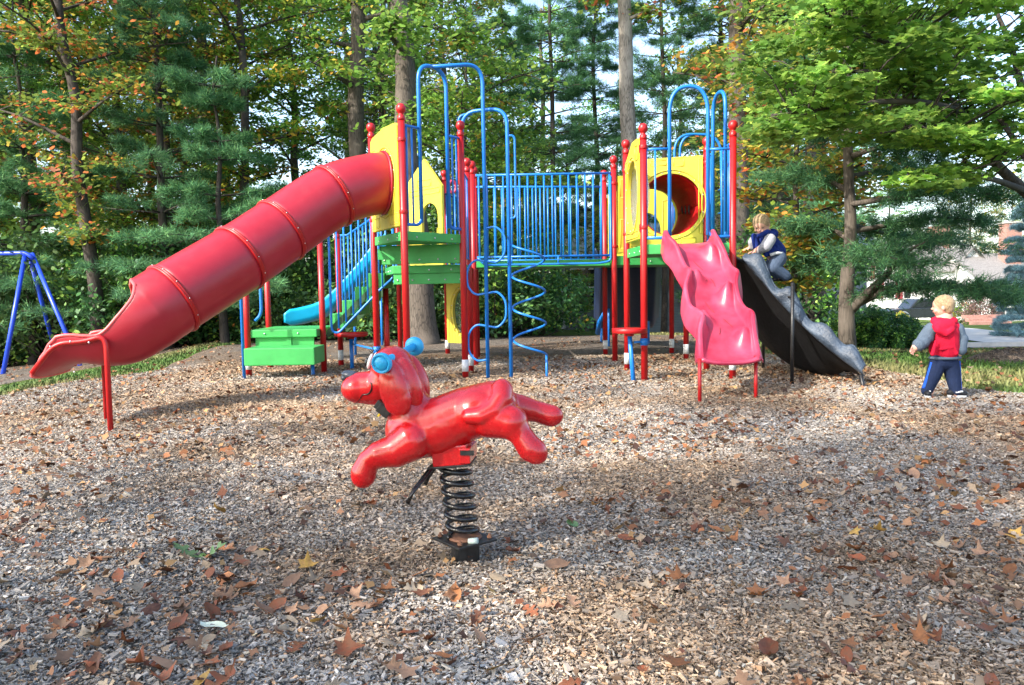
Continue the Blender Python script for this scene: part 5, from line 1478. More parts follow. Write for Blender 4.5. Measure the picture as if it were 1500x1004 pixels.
def needle_cloud(cent, dirs, cnt, ln, wd, pal):
    """tufts of needles fanning out forward from each twig point"""
    cent = np.asarray(cent); dirs = np.asarray(dirs); m_ = len(cent); n = m_*cnt
    C0 = np.repeat(cent, cnt, axis=0)+trng.normal(0, .035, (n, 3)); D = np.repeat(dirs, cnt, axis=0)
    v = D*.8+trng.normal(0, .62, (n, 3)); v[:, 2] += .12; v /= np.linalg.norm(v, axis=1, keepdims=True)
    L_ = (ln*trng.uniform(.6, 1.25, n))[:, None]; s = np.cross(v, trng.normal(0, 1, (n, 3))); s /= np.linalg.norm(s, axis=1, keepdims=True)
    V = np.stack([C0-s*wd, C0+s*wd, C0+v*L_], 1)
    cv = np.repeat(np.exp(trng.normal(0, .25, m_)), cnt)[:, None]
    return V.reshape(-1, 3), np.clip(pick(pal, n)*cv, 0, .8)

M['leaf'] = mat_leaf('foliage', .45); M['needle'] = mat_leaf('pine_needles', .28, .6, .01, .2); M['darkleaf'] = mat_leaf('understory_foliage', .25, .5, .015, .2)
M['bark'] = mat_bark('grey_brown_bark', (.05, .040, .030), (.13, .108, .088)); M['palebark'] = mat_bark('pale_grey_bark', (.14, .122, .10), (.30, .27, .235), (.36, .33, .29))
M['midbark'] = mat_bark('grey_oak_bark', (.10, .085, .07), (.22, .19, .165), (.26, .235, .20))
M['darkbark'] = mat_bark('dark_bark', (.025, .02, .017), (.075, .06, .05))
def limb(mb, pts, r0, r1, n=7):
    P = catmull(pts, 5); m_ = len(P); mb.tube(P, [lerp(r0, r1, (i/(m_-1))**.8) for i in range(m_)], n)
    return P
def broadleaf(H, tr, base, crad, nl, pal, size, cnt=46, sprays=7, lean=(0, 0), mix=None, mixf=0, bark='bark', seed=1, flare=1.5, limb_up=.45, tilt=.55, flat=.35, name='broadleaf_tree', shape=LEAF6, lm='leaf', topcut=None, srad=.62):
    """a trunk with limbs, twigs and sprays of leaves; returns the Empty at its foot"""
    r = random.Random(seed); root = empty(name)
    tb = MB(); nt_ = 9; tp = [Vector((lean[0]*(i/nt_)**1.3+r.uniform(-.09, .09)*(i > 0)*H/12, lean[1]*(i/nt_)**1.3+r.uniform(-.09, .09)*(i > 0)*H/12, H*i/nt_-.25*(i == 0))) for i in range(nt_+1)]
    P = catmull(tp, 6); mP = len(P); rad = []
    for i in range(mP):
        t = i/(mP-1); rad.append(tr*(1-.72*t)*(1+(flare-1)*math.exp(-t*H/.35)))
    tb.tube(P, rad, 14)
    cents = []; srd = []
    for k in range(nl):
        t = lerp(base/H, .97, (k+r.random()*.8)/nl); i = min(mP-1, int(t*(mP-1))); p = P[i]
        an = k*2.399+r.uniform(-.5, .5); rr = crad*math.sin(math.pi*min(1, .25+.72*(1-(t-base/H)/(1-base/H+.01))))**.7*r.uniform(.7, 1.12)
        d = Vector((math.cos(an), math.sin(an), 0)); u1 = limb_up*rr*r.uniform(.4, 1.2)
        q = p+d*rr+Vector((0, 0, u1)); mid = p+d*rr*.5+Vector((r.uniform(-.2, .2), r.uniform(-.2, .2), u1*.65))
        LP = limb(tb, [p, mid, q], rad[i]*.42, .012)
        for j in range(sprays):
            f = r.uniform(.3, 1.0); b = LP[min(len(LP)-1, int(f*(len(LP)-1)))]
            e = b+Vector((r.gauss(0, 1), r.gauss(0, 1), r.gauss(.05, .5))).normalized()*rr*r.uniform(.15, .42)
            tb.tube([b, (b+e)/2+Vector((0, 0, .05)), e], [.016, .010, .004], 4)
            cents.append(e); srd.append(srad*r.uniform(.6, 1.3))
            if r.random() < .5: cents.append(b.lerp(e, .5)+Vector((0, 0, .1))); srd.append(srad*r.uniform(.5, 1))
    if topcut: 
        kp = [i for i, c in enumerate(cents) if c.z < topcut or r.random() < .5]; cents = [cents[i] for i in kp]; srd = [srd[i] for i in kp]
    tb.build('trunk', M[bark], root)
    V, c = leaf_cloud([tuple(c) for c in cents], cnt, np.array(srd), flat, size, pal, shape, tilt, mix, mixf)
    link('crown', fastmesh('crown', V, len(shape), c), M[lm], root)
    return root
def pine(H, tr, base, blen, pal='pine', seed=1, bark='darkbark', name='pine_tree', tufts=9, cnt=11, lean=(0, 0), ln=.15, droop=.06, topcut=None, nper=5, step=.55):
    r = random.Random(seed); root = empty(name); tb = MB(); nt_ = 8
    tp = [Vector((lean[0]*i/nt_+r.uniform(-.06, .06)*(i > 0), lean[1]*i/nt_+r.uniform(-.06, .06)*(i > 0), H*i/nt_-.25*(i == 0))) for i in range(nt_+1)]
    P = catmull(tp, 6); mP = len(P); rad = [tr*(1-.8*i/(mP-1))*(1+.4*math.exp(-i/(mP-1)*H/.35)) for i in range(mP)]
    tb.tube(P, rad, 10); cs = []; ds = []
    z = base
    while z < H*.98:
        t = z/H; p = P[min(mP-1, int(t*(mP-1)))]; L0 = blen*(1-(z-base)/(H-base)*.75)*r.uniform(.75, 1.15)
        if r.random() < .16: z += step; continue
        for k in range(nper):
            an = 2*math.pi*k/nper+r.uniform(-.5, .5)+z*1.3; L_ = L0*r.uniform(.6, 1.15); d = Vector((math.cos(an), math.sin(an), 0))
            q = p+d*L_+Vector((0, 0, -droop*L_+.28*L_*r.random())); mid = p+d*L_*.55+Vector((0, 0, .06*L_))
            LP = limb(tb, [p, mid, q], max(.012, rad[0]*.14), .006, 5); side = Vector((-d.y, d.x, 0))
            for j in range(tufts):
                f = .28+.72*(j+.5)/tufts; b = LP[min(len(LP)-1, int(f*(len(LP)-1)))]
                sp_ = L_*.34*(1.15-f)
                for s in (-1, 1):
                    tipn = b+(side*s*sp_+d*sp_*.8)*r.uniform(.5, 1.1)+Vector((0, 0, r.uniform(-.03, .10)))
                    for m2 in (.45, .75, 1.0):
                        cs.append(tuple(b.lerp(tipn, m2))); ds.append(tuple((tipn-b).normalized()))
            cs.append(tuple(q)); ds.append(tuple(d))
        z += step*r.uniform(.75, 1.25)
    tb.build('trunk', M[bark], root)
    V, c = needle_cloud(cs, ds, cnt, ln, .0062, pal)
    link('crown', fastmesh('crown', V, 3, c), M['needle'], root)
    return root
def shrub(rad, h, pal, size, n_c=90, cnt=50, seed=1, name='shrub', lm='darkleaf', flat=.8, mix=None, mixf=0, tilt=.9):
    r = random.Random(seed); root = empty(name); tb = MB(); cents = []
    for k in range(n_c):
        a = r.uniform(0, 6.28); rr = rad*math.sqrt(r.random()); z = h*(.12+.88*r.random())*(1-.35*(rr/rad)**2)
        c = Vector((rr*math.cos(a), rr*math.sin(a), z)); cents.append(tuple(c))
        if k % 4 == 0: tb.tube([Vector((rr*.15*math.cos(a), rr*.15*math.sin(a), -.1)), Vector((c.x*.6, c.y*.6, c.z*.55)), c], [.02, .012, .005], 5)
    tb.build('stem', M['darkbark'], root)
    V, c = leaf_cloud(cents, cnt, rad*.24, flat, size, pal, LEAF6, tilt, mix, mixf)
    link('foliage', fastmesh('foliage', V, 6, c), M[lm], root)
    return root
def place(root, px, d, label, cat='tree', group=None, rz=None, s=1.0, rnd=random.Random(9)):
    x = (px-CX)/FPX*d; o = root
    o.location = (x, d, gz(x, d)); o.rotation_euler = (0, 0, rnd.uniform(0, 6.28) if rz is None else rz); o.scale = (s, s, s)
    return tag(o, label, cat, group)

# prototypes (each is itself placed, then copied)
P_green = broadleaf(14, .20, 2.2, 3.6, 28, 'green', .125, 56, 8, mix='autumn', mixf=.12, seed=2)
P_gold = broadleaf(13, .17, 1.8, 3.3, 26, 'autumn', .12, 54, 8, mix='gold', mixf=.3, seed=3)
P_rust = broadleaf(12, .16, 1.6, 2.8, 22, 'autumn', .11, 40, 8, mix='rusty', mixf=.5, seed=4, bark='darkbark', lean=(-.4, .1))
P_pine = pine(15, .17, 2.4, 2.6, seed=5)
P_pine2 = pine(13, .20, 1.2, 3.0, seed=6, tufts=10, cnt=13)
P_und = shrub(1.7, 2.9, 'dark', .11, 130, 46, seed=7, name='understory_shrub', mix='green', mixf=.25)
P_und2 = shrub(1.4, 1.7, 'dark', .10, 100, 46, seed=8, name='understory_shrub', mix='autumn', mixf=.12)
used = set()
def put(proto, px, d, label, cat='tree', group=None, rz=None, s=1.0):
    o = proto if proto.name not in used else copy_tree(proto)
    used.add(proto.name); return place(o, px, d, label, cat, group, rz, s)

# -- named trees
t1 = broadleaf(12, .150, 2.6, 2.9, 22, 'autumn', .115, 40, 8, mix='rusty', mixf=.35, bark='darkbark', lean=(-.65, .0), seed=11, name='oak_tree', topcut=11)
place(t1, 141, 16.2, 'slender leaning oak behind the tube slide exit, with red and orange leaves', rz=0)
t2 = broadleaf(13, .13, 3.2, 2.8, 20, 'gold', .115, 40, 8, mix='green', mixf=.5, bark='darkbark', lean=(-.2, .2), seed=12, name='maple_tree', topcut=11)
place(t2, 372, 18.5, 'thin dark-trunked maple rising behind the middle of the tube slide', rz=0)
t3 = broadleaf(17, .25, 4.6, 3.6, 21, 'green', .12, 40, 7, mix='gold', mixf=.3, bark='bark', lean=(-.25, 0), seed=13, name='oak_tree', topcut=12, limb_up=.2)
place(t3, 541, 19.0, 'tall straight oak with brown bark directly behind the yellow tube slide panel', rz=0)
t4 = broadleaf(17, .25, 4.4, 3.4, 21, 'green', .12, 42, 7, mix='lime', mixf=.3, bark='bark', lean=(-1.1, 0), seed=14, name='oak_tree', flare=2.1, topcut=12, limb_up=.15)
place(t4, 618, 15.4, 'broad grey oak with flared roots seen under the left green deck', rz=0)
t5 = broadleaf(18, .24, 7.2, 3.0, 13, 'green', .12, 36, 6, mix='rusty', mixf=.3, bark='palebark', lean=(-.15, 0), seed=15, name='oak_tree', topcut=12, limb_up=.3)
place(t5, 917, 19.5, 'tall pale grey oak trunk rising behind the right end of the bridge', rz=0)
t6 = broadleaf(16, .27, 5.6, 3.2, 14, 'green', .12, 40, 7, mix='rusty', mixf=.5, bark='bark', lean=(.1, 0), seed=16, name='oak_tree', topcut=12, limb_up=.25)
place(t6, 1083, 18.5, 'thick oak trunk behind the right-hand entrance hoops, with rusty leaves', rz=0)
for px, d, H, seed, lab in ((812, 25, 15, 31, 'sparse dark pine against the sky behind the middle of the bridge'), (876, 27, 15, 32, 'sparse dark pine just left of the pale grey oak trunk'), (973, 24, 16, 33, 'thin pine between the pale oak trunk and the entrance hoop'), (742, 29, 13, 34, 'sparse pine behind the tall loop climber')):
    o = pine(H, .10+.01*(seed % 3), 3.6, 2.5, seed=seed, tufts=10, cnt=17, step=.58, nper=5, ln=.18); place(o, px, d, lab)
o = pine(9, .12, .8, 2.7, seed=41, tufts=10, cnt=15, ln=.17); place(o, 245, 17.2, 'soft white pine beyond the upper half of the tube slide')
o = pine(8, .11, .7, 2.6, seed=42, tufts=10, cnt=15, ln=.17); place(o, 45, 17.6, 'soft white pine behind the blue swing frame')
o = pine(6, .09, .5, 2.2, seed=43, tufts=10, cnt=15, ln=.17); place(o, 330, 16.6, 'low pine tucked under the middle of the tube slide')
# small maple behind the climbing boy, near spreading pine and hedge on the right
o = broadleaf(5.2, .07, 1.0, 1.9, 18, 'autumn', .115, 34, 8, mix='gold', mixf=.55, bark='darkbark', seed=51, name='maple_tree', limb_up=.3, tilt=.5)
place(o, 1165, 13.2, 'small maple with orange and yellow leaves right behind the climbing boy')
o = broadleaf(4.6, .06, 1.2, 1.6, 14, 'green', .11, 34, 7, mix='gold', mixf=.3, bark='darkbark', seed=52, name='maple_tree'); place(o, 730, 18.8, 'bushy young green maple behind the spiral climber')
o = broadleaf(6.2, .08, 1.6, 2.3, 18, 'green', .12, 40, 8, mix='gold', mixf=.22, bark='darkbark', seed=53, name='maple_tree'); place(o, 690, 17.6, 'full green maple behind the tall blue hoops')

# spreading pine with a big side limb
RT = empty('pine_tree'); tb = MB()
d0 = 13.6; b0 = gnd(1243, 521); by = b0.y if 11 < b0.y < 16 else d0
def wp(px, py, dd=0): 
    return W(px, py, by+dd)
base = wp(1243, 521); base.z = gz(base.x, base.y)-.1
tb.tube(catmull([base, wp(1240, 470), wp(1241, 410), wp(1246, 340), wp(1243, 250), wp(1240, 120), wp(1242, 0)], 5), [.15]+[.13-.003*i for i in range(30)], 12)
limbs = [[wp(1246, 452), wp(1268, 432, -.2), wp(1296, 405, -.5), wp(1325, 372, -.9), wp(1360, 352, -1.2)], [wp(1258, 440), wp(1300, 425, -.4), wp(1360, 420, -.8), wp(1420, 425, -1.3), wp(1475, 430, -1.6)],
         [wp(1245, 340), wp(1300, 330, .2), wp(1370, 318, .2), wp(1440, 325, 0)], [wp(1243, 300), wp(1310, 290, -.6), wp(1390, 282, -1.2), wp(1470, 285, -1.4)],
         [wp(1243, 260), wp(1290, 250, 1), wp(1350, 245, 1.3)], [wp(1243, 350), wp(1215, 335, .3), wp(1175, 330, .5)], [wp(1243, 280), wp(1205, 262, .3), wp(1160, 255, .8)], [wp(1243, 380), wp(1280, 372, -.8), wp(1330, 385, -1.5)],
         [wp(1243, 230), wp(1300, 215, -.3), wp(1380, 220, -.5)], [wp(1243, 330), wp(1290, 340, 1.2), wp(1350, 350, 1.8), wp(1420, 360, 2)], [wp(1243, 200), wp(1200, 190, 0), wp(1150, 195, 0)], [wp(1243, 400), wp(1225, 385, .8), wp(1190, 385, 1.4)],
         [wp(1243, 160), wp(1300, 150, .3), wp(1360, 150, .3)], [wp(1243, 110), wp(1200, 100, .3), wp(1150, 100, .3)], [wp(1243, 60), wp(1300, 50, .3), wp(1370, 50, .3)]]
cs = []; ds = []; rp = random.Random(77)
for i, L_ in enumerate(limbs):
    P = limb(tb, L_, .095 if i < 2 else .05, .012); nP = len(P)
    for j in range(int(nP*.30), nP):
        for q_ in range(6 if i != 0 else 2):
            a = P[j]; dr = (P[min(nP-1, j+1)]-P[max(0, j-1)]).normalized(); sd = dr.cross(Vector((0, 0, 1))).normalized()*rp.choice((-1, 1))
            tip = a+(sd*rp.uniform(.2, 1.0)+dr*rp.uniform(-.1, .6))*rp.uniform(.4, 1.0)+Vector((0, 0, rp.uniform(-.16, .14)))
            for m2 in (.3, .5, .7, .85, 1.0): cs.append(tuple(a.lerp(tip, m2)+Vector((0, 0, rp.uniform(-.03, .03))))); ds.append(tuple((tip-a).normalized()))
tb.build('trunk', M['bark'], RT); V, c = needle_cloud(cs, ds, 17, .14, .0055, 'pine'); link('crown', fastmesh('crown', V, 3, c), M['needle'], RT)
tag(RT, 'spreading pine with a forked side limb reaching right over the hedge', 'tree')

# near maple on the right whose trunk stands outside the frame
MP = empty('maple_tree'); tb = MB(); q = lambda px, py, d: W(px, py, d)
foot_ = Vector((7.35, 9.6, 0)); foot_.z = gz(foot_.x, foot_.y)-.1
tb.tube(catmull([foot_, foot_+Vector((-.03, 0, .8)), q(1585, 350, 9.5), q(1560, 320, 9.5)], 5), [.19, .18, .17, .165, .16, .16, .155, .155, .15, .15, .15, .145, .14, .14, .13, .13], 14)
ml = [[q(1560, 325, 9.5), q(1500, 279, 9.4), q(1454, 234, 9.2), q(1434, 196, 9.1), q(1407, 163, 9.0), q(1373, 125, 8.8), q(1318, 68, 8.5)],
      [q(1454, 234, 9.2), q(1417, 203, 8.8), q(1390, 190, 8.4), q(1352, 186, 8.0), q(1290, 195, 7.8)],
      [q(1565, 330, 9.5), q(1530, 210, 9.8), q(1500, 139, 10), q(1481, 68, 10.2), q(1454, 0, 10.4), q(1440, -90, 10.6)],
      [q(1484, 75, 10.2), q(1420, 68, 9.8), q(1362, 51, 9.3), q(1332, 44, 9.0), q(1250, 40, 8.6)],
      [q(1520, 260, 9.5), q(1464, 173, 9.9), q(1430, 140, 10.2), q(1380, 120, 10.5), q(1300, 130, 10.9)],
      [q(1407, 163, 9.0), q(1350, 150, 8.4), q(1280, 150, 8.0), q(1200, 160, 7.8), q(1130, 170, 7.7)],
      [q(1318, 68, 8.5), q(1260, 50, 8.3), q(1190, 50, 8.2)], [q(1373, 125, 8.8), q(1330, 110, 9.2), q(1250, 105, 9.6), q(1170, 120, 9.8)],
      [q(1500, 279, 9.4), q(1450, 262, 8.6), q(1390, 258, 8.0), q(1330, 262, 7.7)], [q(1540, 250, 9.6), q(1600, 150, 9.0), q(1640, 50, 8.6)], [q(1540, 250, 9.6), q(1650, 190, 10.2), q(1760, 120, 10.6)], [q(1454, 0, 10.4), q(1380, -40, 9.6), q(1290, -60, 9)]]
lp_all = []
for i, L_ in enumerate(ml): lp_all += limb(tb, L_, .085 if i in (0, 2) else .045, .010, 8)
rm = random.Random(5); cs = []; rs2 = []
def inreg(x, y):
    # lower boundary of the leaf mass, stepping down to the right
    lo = np.interp(x, [1085, 1120, 1170, 1230, 1290, 1350, 1420, 1520], [165, 205, 175, 215, 200, 215, 225, 250])
    return y < lo and not (x < 1150 and y < 40+(1150-x)*.9)
while len(cs) < 270:
    x = rm.uniform(1090, 1560); y = rm.uniform(-70, 255)
    if not inreg(x, y): continue
    if x > 1420 and 20 < y < 150 and rm.random() < .65: continue
    if x < 1230 and rm.random() < .25: continue
    cs.append(q(x, y, rm.uniform(7.4, 11.3))); rs2.append(rm.uniform(.22, .46))
for (x, y, d) in ((1330, 268, 7.7), (1350, 258, 7.8), (1378, 252, 7.9), (1400, 248, 8.1), (1425, 250, 8.3), (1375, 270, 7.7), (1410, 262, 8), (1120, 190, 7.7), (1150, 203, 7.7), (1200, 190, 7.8), (1240, 186, 7.9)): cs.append(q(x, y, d)); rs2.append(.28)
for c in cs:
    b = min(lp_all, key=lambda p: (p-c).length+.35*rm.random())
    m_ = b.lerp(c, .55)+Vector((0, 0, .08)); tb.tube([b, m_, c], [.013, .008, .003], 4)
tb.build('trunk', M['darkbark'], MP)
V, c = leaf_cloud([tuple(c) for c in cs], 95, np.array(rs2), .26, .088, 'lime', LEAFM, .38)
link('crown', fastmesh('crown', V, 12, c), M['leaf'], MP)
tag(MP, 'bright green maple whose sweeping branches fill the top right corner', 'tree')

# far and filler trees of the wood
G1 = 'broadleaf trees crowded in the wood behind the playground'
fill = [(-40, 20, 'r'), (60, 21, 'g'), (190, 22, 'g'), (250, 19.5, 'y'), (120, 24, 'g'), (310, 21, 'g'), (440, 25, 'g'), (345, 24, 'y'), (-130, 19, 'g'), (570, 23, 'g'), (800, 37, 'g'), (995, 36, 'g'), (660, 26, 'g'), (1140, 22, 'y'), (1200, 25, 'g'), 
        (20, 29, 'g'), (150, 31, 'y'), (280, 30, 'g'), (520, 31, 'g'), (620, 34, 'y'), (1120, 31, 'g'), (-180, 27, 'y'), (1420, 80, 'y'), (1480, 85, 'y'), (1560, 70, 'g'), (1300, 85, 'g'), (1620, 50, 'g'), (1390, 95, 'y')]
labs = {'g': 'mid green broadleaf tree crowded in the wood behind the playground', 'y': 'yellowing broadleaf tree crowded in the wood behind the playground', 'r': 'broadleaf tree with rusty leaves crowded in the wood at far left'}
for px, d, t in fill:
    far = d > 40
    put({'g': P_green, 'y': P_gold, 'r': P_rust}[t], px, d, ('autumn tree standing behind the distant houses' if t == 'y' else 'green tree standing behind the distant houses') if far else labs[t], 'tree', {'g': 'mid green', 'y': 'yellowing', 'r': 'rusty'}[t]+(' trees behind the houses' if far else ' trees in the wood'), s=random.Random(int(px)).uniform(.85, 1.15))
for px, d, s_ in ((770, 32, .55), (835, 30, .5), (905, 33, .6), (1000, 28, .55), (860, 24, .33), (760, 23, .4), (800, 21, .28)):
    put(P_green, px, d, labs['g'], 'tree', 'mid green trees in the wood', s=s_)
for px, d in ((-90, 17.5), (110, 26), (230, 27), (560, 28), (1055, 26), (1130, 20), (1185, 19), (700, 33)):
    put(P_pine if int(px) % 2 else P_pine2, px, d, 'dark pine standing in the wood behind the playground', 'tree', 'dark pines in the wood', s=random.Random(int(px)*3).uniform(.85, 1.1))
for i, px in enumerate(list(range(-100, 800, 62))+[1120]):
    d = 17.2+1.6*((i*37) % 5)/4
    if px > 1000: d = 19
    put(P_und if i % 2 else P_und2, px+((i*29) % 20), d, 'dark leafy bush at the shady edge of the wood', 'bush', 'dark bushes along the wood edge', s=.8+.35*((i*13) % 4)/3)
for i, (px, d) in enumerate(((1160, 33), (735, 24), (690, 22), (470, 21), (330, 21.5), (120, 21.5), (-10, 21), (230, 22), (560, 21), (650, 21.5), (1060, 33))):
    put(P_und, px, d, 'dark leafy bush at the shady edge of the wood', 'bush', 'dark bushes along the wood edge', s=1.15)
# hedge by the street
hx = [(1262, 15.0, 1.0), (1288, 14.6, 1.0), (1314, 14.8, .85), (1338, 15.2, .65)]
HP = None
for i, (px, d, s_) in enumerate(hx):
    if HP is None:
        HP = shrub(.55, .80, 'dark', .05, 110, 80, seed=61, name='hedge_bush', mix='green', mixf=.3); o = HP
    else: o = copy_tree(HP)
    place(o, px, d, 'dark green feathery bush in the clipped row between pine trunk and standing child', 'bush', 'hedge bushes by the street', s=s_)
# blue spruce on the far lawn
SP = pine(6.6, .12, .25, 1.9, 'spruce', seed=71, bark='darkbark', name='spruce_tree', tufts=12, cnt=26, ln=.12, droop=.16, step=.30, nper=9)
place(SP, 1512, 33, 'blue-grey spruce on the lawn across the street, at the right edge')
o = shrub(1.3, 2.2, 'purple', .10, 90, 40, seed=72, name='shrub', lm='leaf', mix='rusty', mixf=.2); place(o, 1436, 48, 'round purplish-brown shrub beside the brick steps across the street', 'bush')
o = shrub(1.2, 1.5, 'green', .10, 70, 36, seed=73, name='shrub', lm='leaf', mix='gold', mixf=.3); place(o, 1405, 50, 'low green and yellow shrub behind the standing child across the street', 'bush')
o = shrub(.4, .9, 'gold', .10, 60, 36, seed=74, name='shrub', lm='leaf'); place(o, 1322, 52, 'small yellow upright shrub in front of the parked truck', 'bush')
# trees behind the camera: their shade falls over the foreground
for (x, y, s_, lab) in ((-10.6, -4.8, 1.0, 'large green tree standing behind the camera to the left, shading the foreground'), (-6.4, -5.6, 1.05, 'large green tree directly behind the camera, shading the foreground'), (-2.2, -6.4, 1.0, 'large green tree behind the camera to the right, shading the foreground')):
    o = copy_tree(P_green); o.location = (x, y, gz(x, y)); o.scale = (s_*1.0, s_*1.0, s_*.92); tag(o, lab, 'tree', 'shade trees behind the camera')
# mulched stump mound at the right edge
mbm = MB(); cst = gnd(1482, 530)
mbm.grid(lambda u, v: Vector((cst.x+(.75*v)*math.cos(u*6.2832), cst.y+(.5*v)*math.sin(u*6.2832), gz(cst.x, cst.y)-.05+.22*math.cos(v*math.pi/2)+.05*mnoise.noise(Vector((u*20, v*6, 0))))), 40, 10)
o = mbm.build('bark_mound', M_mulch); tag(o, 'low mound of brown bark mulch on the grass at the right edge', 'mound')
cs_ = [tuple(Vector((cst.x+rl.gauss(0, .4), cst.y+rl.gauss(0, .28), gz(cst.x, cst.y)+.16))) for _ in range(60)]

# ------------------------------------------------------------------ buildings and truck across the street
def siding(name, c, pitch=.15):
    mt, t, b, o = newmat(name); L = t.links.new
    tc = N(t, 'ShaderNodeTexCoord'); wv = N(t, 'ShaderNodeTexWave', wave_type='BANDS', bands_direction='Z', wave_profile='SAW', i_Scale=1/pitch/6.283*3.1416*2/2)
    L(tc.outputs['Object'], wv.inputs['Vector']); n = N(t, 'ShaderNodeTexNoise', i_Scale=3, i_Detail=6); L(tc.outputs['Object'], n.inputs['Vector'])
    r = ramp(t, [(0, tint(c, .55)), (.12, tint(c, .95)), (1, c)]); L(wv.outputs[0], r.inputs[0])
    r2 = ramp(t, [(.3, (.8, .8, .8)), (.7, (1.1, 1.1, 1.1))]); L(n.outputs[0], r2.inputs[0])
    mx = N(t, 'ShaderNodeMix', data_type='RGBA', blend_type='MULTIPLY'); mx.inputs[0].default_value = 1; L(r.outputs[0], mx.inputs[6]); L(r2.outputs[0], mx.inputs[7]); L(mx.outputs[2], b.inputs['Base Color'])
    b.inputs['Roughness'].default_value = .7; return mt
M['greysiding'] = siding('grey_siding', (.16, .19, .21)); M['whitesiding'] = siding('white_siding', (.78, .78, .76), .2)
M['shingle'] = mat_paint('grey_shingles', (.20, .19, .18), .9, .3, 8, .1); M['paleroof'] = mat_paint('pale_metal_roof', (.72, .74, .78), .5, .1, 2)
M['brick'] = mat_paint('red_brick', (.36, .19, .15), .85, .3, 12, .1); M['glass'] = mat_paint('dark_window_glass', (.02, .025, .03), .08, .3, 2, 0); M['maroon'] = mat_paint('maroon_shutter', (.22, .03, .04), .6, .1, 6)
M['foundation'] = mat_paint('foundation', (.3, .3, .29), .8, .2, 5)
def house(name, label, x0, x1, y0, y1, zb, zw, zr, wall, roof, gable='x', over=.35):
    h = empty(name, (0, 0, 0)); tag(h, label, 'house')
    cx_, cy_ = (x0+x1)/2, (y0+y1)/2
    mb = MB(); 
    if gable == 'x':   # ridge along x; gable ends at x0, x1
        mb.add([(x0, y0, zb), (x1, y0, zb), (x1, y1, zb), (x0, y1, zb), (x0, y0, zw), (x1, y0, zw), (x1, y1, zw), (x0, y1, zw), (x0, cy_, zr), (x1, cy_, zr)],
               [(0, 1, 5, 4), (2, 3, 7, 6), (1, 2, 6, 9, 5), (3, 0, 4, 8, 7)])
    else:
        mb.add([(x0, y0, zb), (x1, y0, zb), (x1, y1, zb), (x0, y1, zb), (x0, y0, zw), (x1, y0, zw), (x1, y1, zw), (x0, y1, zw), (cx_, y0, zr), (cx_, y1, zr)],
               [(0, 1, 5, 8, 4), (2, 3, 7, 9, 6), (1, 2, 6, 5), (3, 0, 4, 7)])
    mb.build('wall', M[wall], h)
    rb = MB(); th = .12
    if gable == 'x':
        k = (zr-zw)/(cy_-y0)
        for s in (-1, 1):
            ye = cy_+s*(cy_-y0+over); ze = zr-k*(cy_-y0+over)+.03
            vs = [(x0-over, ye, ze), (x1+over, ye, ze), (x1+over, cy_, zr+.03), (x0-over, cy_, zr+.03)]
            rb.add(vs+[(a, b, c+th) for a, b, c in vs], [(0, 1, 2, 3), (7, 6, 5, 4), (0, 4, 5, 1), (1, 5, 6, 2), (2, 6, 7, 3), (3, 7, 4, 0)])
    else:
        k = (zr-zw)/(cx_-x0)
        for s in (-1, 1):
            xe = cx_+s*(cx_-x0+over); ze = zr-k*(cx_-x0+over)+.03
            vs = [(xe, y0-over, ze), (xe, y1+over, ze), (cx_, y1+over, zr+.03), (cx_, y0-over, zr+.03)]
            rb.add(vs+[(a, b, c+th) for a, b, c in vs], [(0, 1, 2, 3), (7, 6, 5, 4), (0, 4, 5, 1), (1, 5, 6, 2), (2, 6, 7, 3), (3, 7, 4, 0)])
    rf = rb.build('roof', M[roof], h)
    return h, rf
def window(h, x, y, z, w_, hh, shut=None, frame='white'):
    f_ = MB(); t_ = .07
    f_.box((x-w_/2, y-.04, z), (t_, .08, hh+t_)); f_.box((x+w_/2, y-.04, z), (t_, .08, hh+t_)); f_.box((x, y-.04, z+hh/2), (w_-t_, .08, t_)); f_.box((x, y-.045, z-hh/2), (w_-t_, .09, t_)); f_.box((x, y-.03, z), (w_-t_, .05, .04))
    o = f_.build('window', M[frame], h); MB().box((x, y-.012, z), (w_-t_, .02, hh-t_)).build('pane', M['glass'], o)
    if shut:
        for s in (-1, 1): MB().box((x+s*(w_/2+.28), y-.03, z), (.42, .05, hh)).build('shutter', M[shut], o)
# grey house behind the wood: wall seen under the bridge, sunlit pale roof between the rails
h1, rf = house('house', 'low grey-sided house with a pale roof seen through the trees under the bridge', 1.9, 12.5, 27.5, 35, -1.2, 2.35, 4.1, 'greysiding', 'paleroof', 'x')
window(h1, 2.6, 27.5, 1.1, 1.0, 1.3); window(h1, 7.15, 27.5, .75, 1.2, 1.6); window(h1, 4.6, 27.5, 1.1, 1.0, 1.3)
def gx(px, d): return (px-CX)/FPX*d
zl = lambda py, d, px=1380: W(px, py, d).z
h2, rf = house('house', 'white two-storey house with maroon shutters behind the parked truck', gx(1262, 72), gx(1405, 72), 72, 82, -3.2, zl(385, 72), zl(352, 72), 'whitesiding', 'shingle', 'x')
for px, py in ((1303, 424), (1331, 425), (1365, 425), (1290, 395), (1330, 395)): window(h2, gx(px, 72), 72, zl(py, 72), .95, 1.5, 'maroon')
MB().box((gx(1390, 75), 77, zl(350, 77)), (1.6, 1.2, 2.4)).build('chimney', M['brick'], rf)
h3, rf = house('house', 'white gabled garage between the two houses, roof edge against trees', gx(1398, 64), gx(1448, 64), 64, 71, -3.2, zl(392, 64), zl(364, 64), 'whitesiding', 'shingle', 'y')
h4, rf = house('house', 'grey-roofed brick house with a tall chimney half hidden by the spruce', gx(1446, 60), gx(1560, 60), 60, 69, -3.0, zl(418, 60), zl(372, 60), 'whitesiding', 'shingle', 'x')
MB().box((gx(1480, 63), 63.2, zl(362, 63)), (1.25, 1.0, 3.6)).build('chimney', M['brick'], rf)
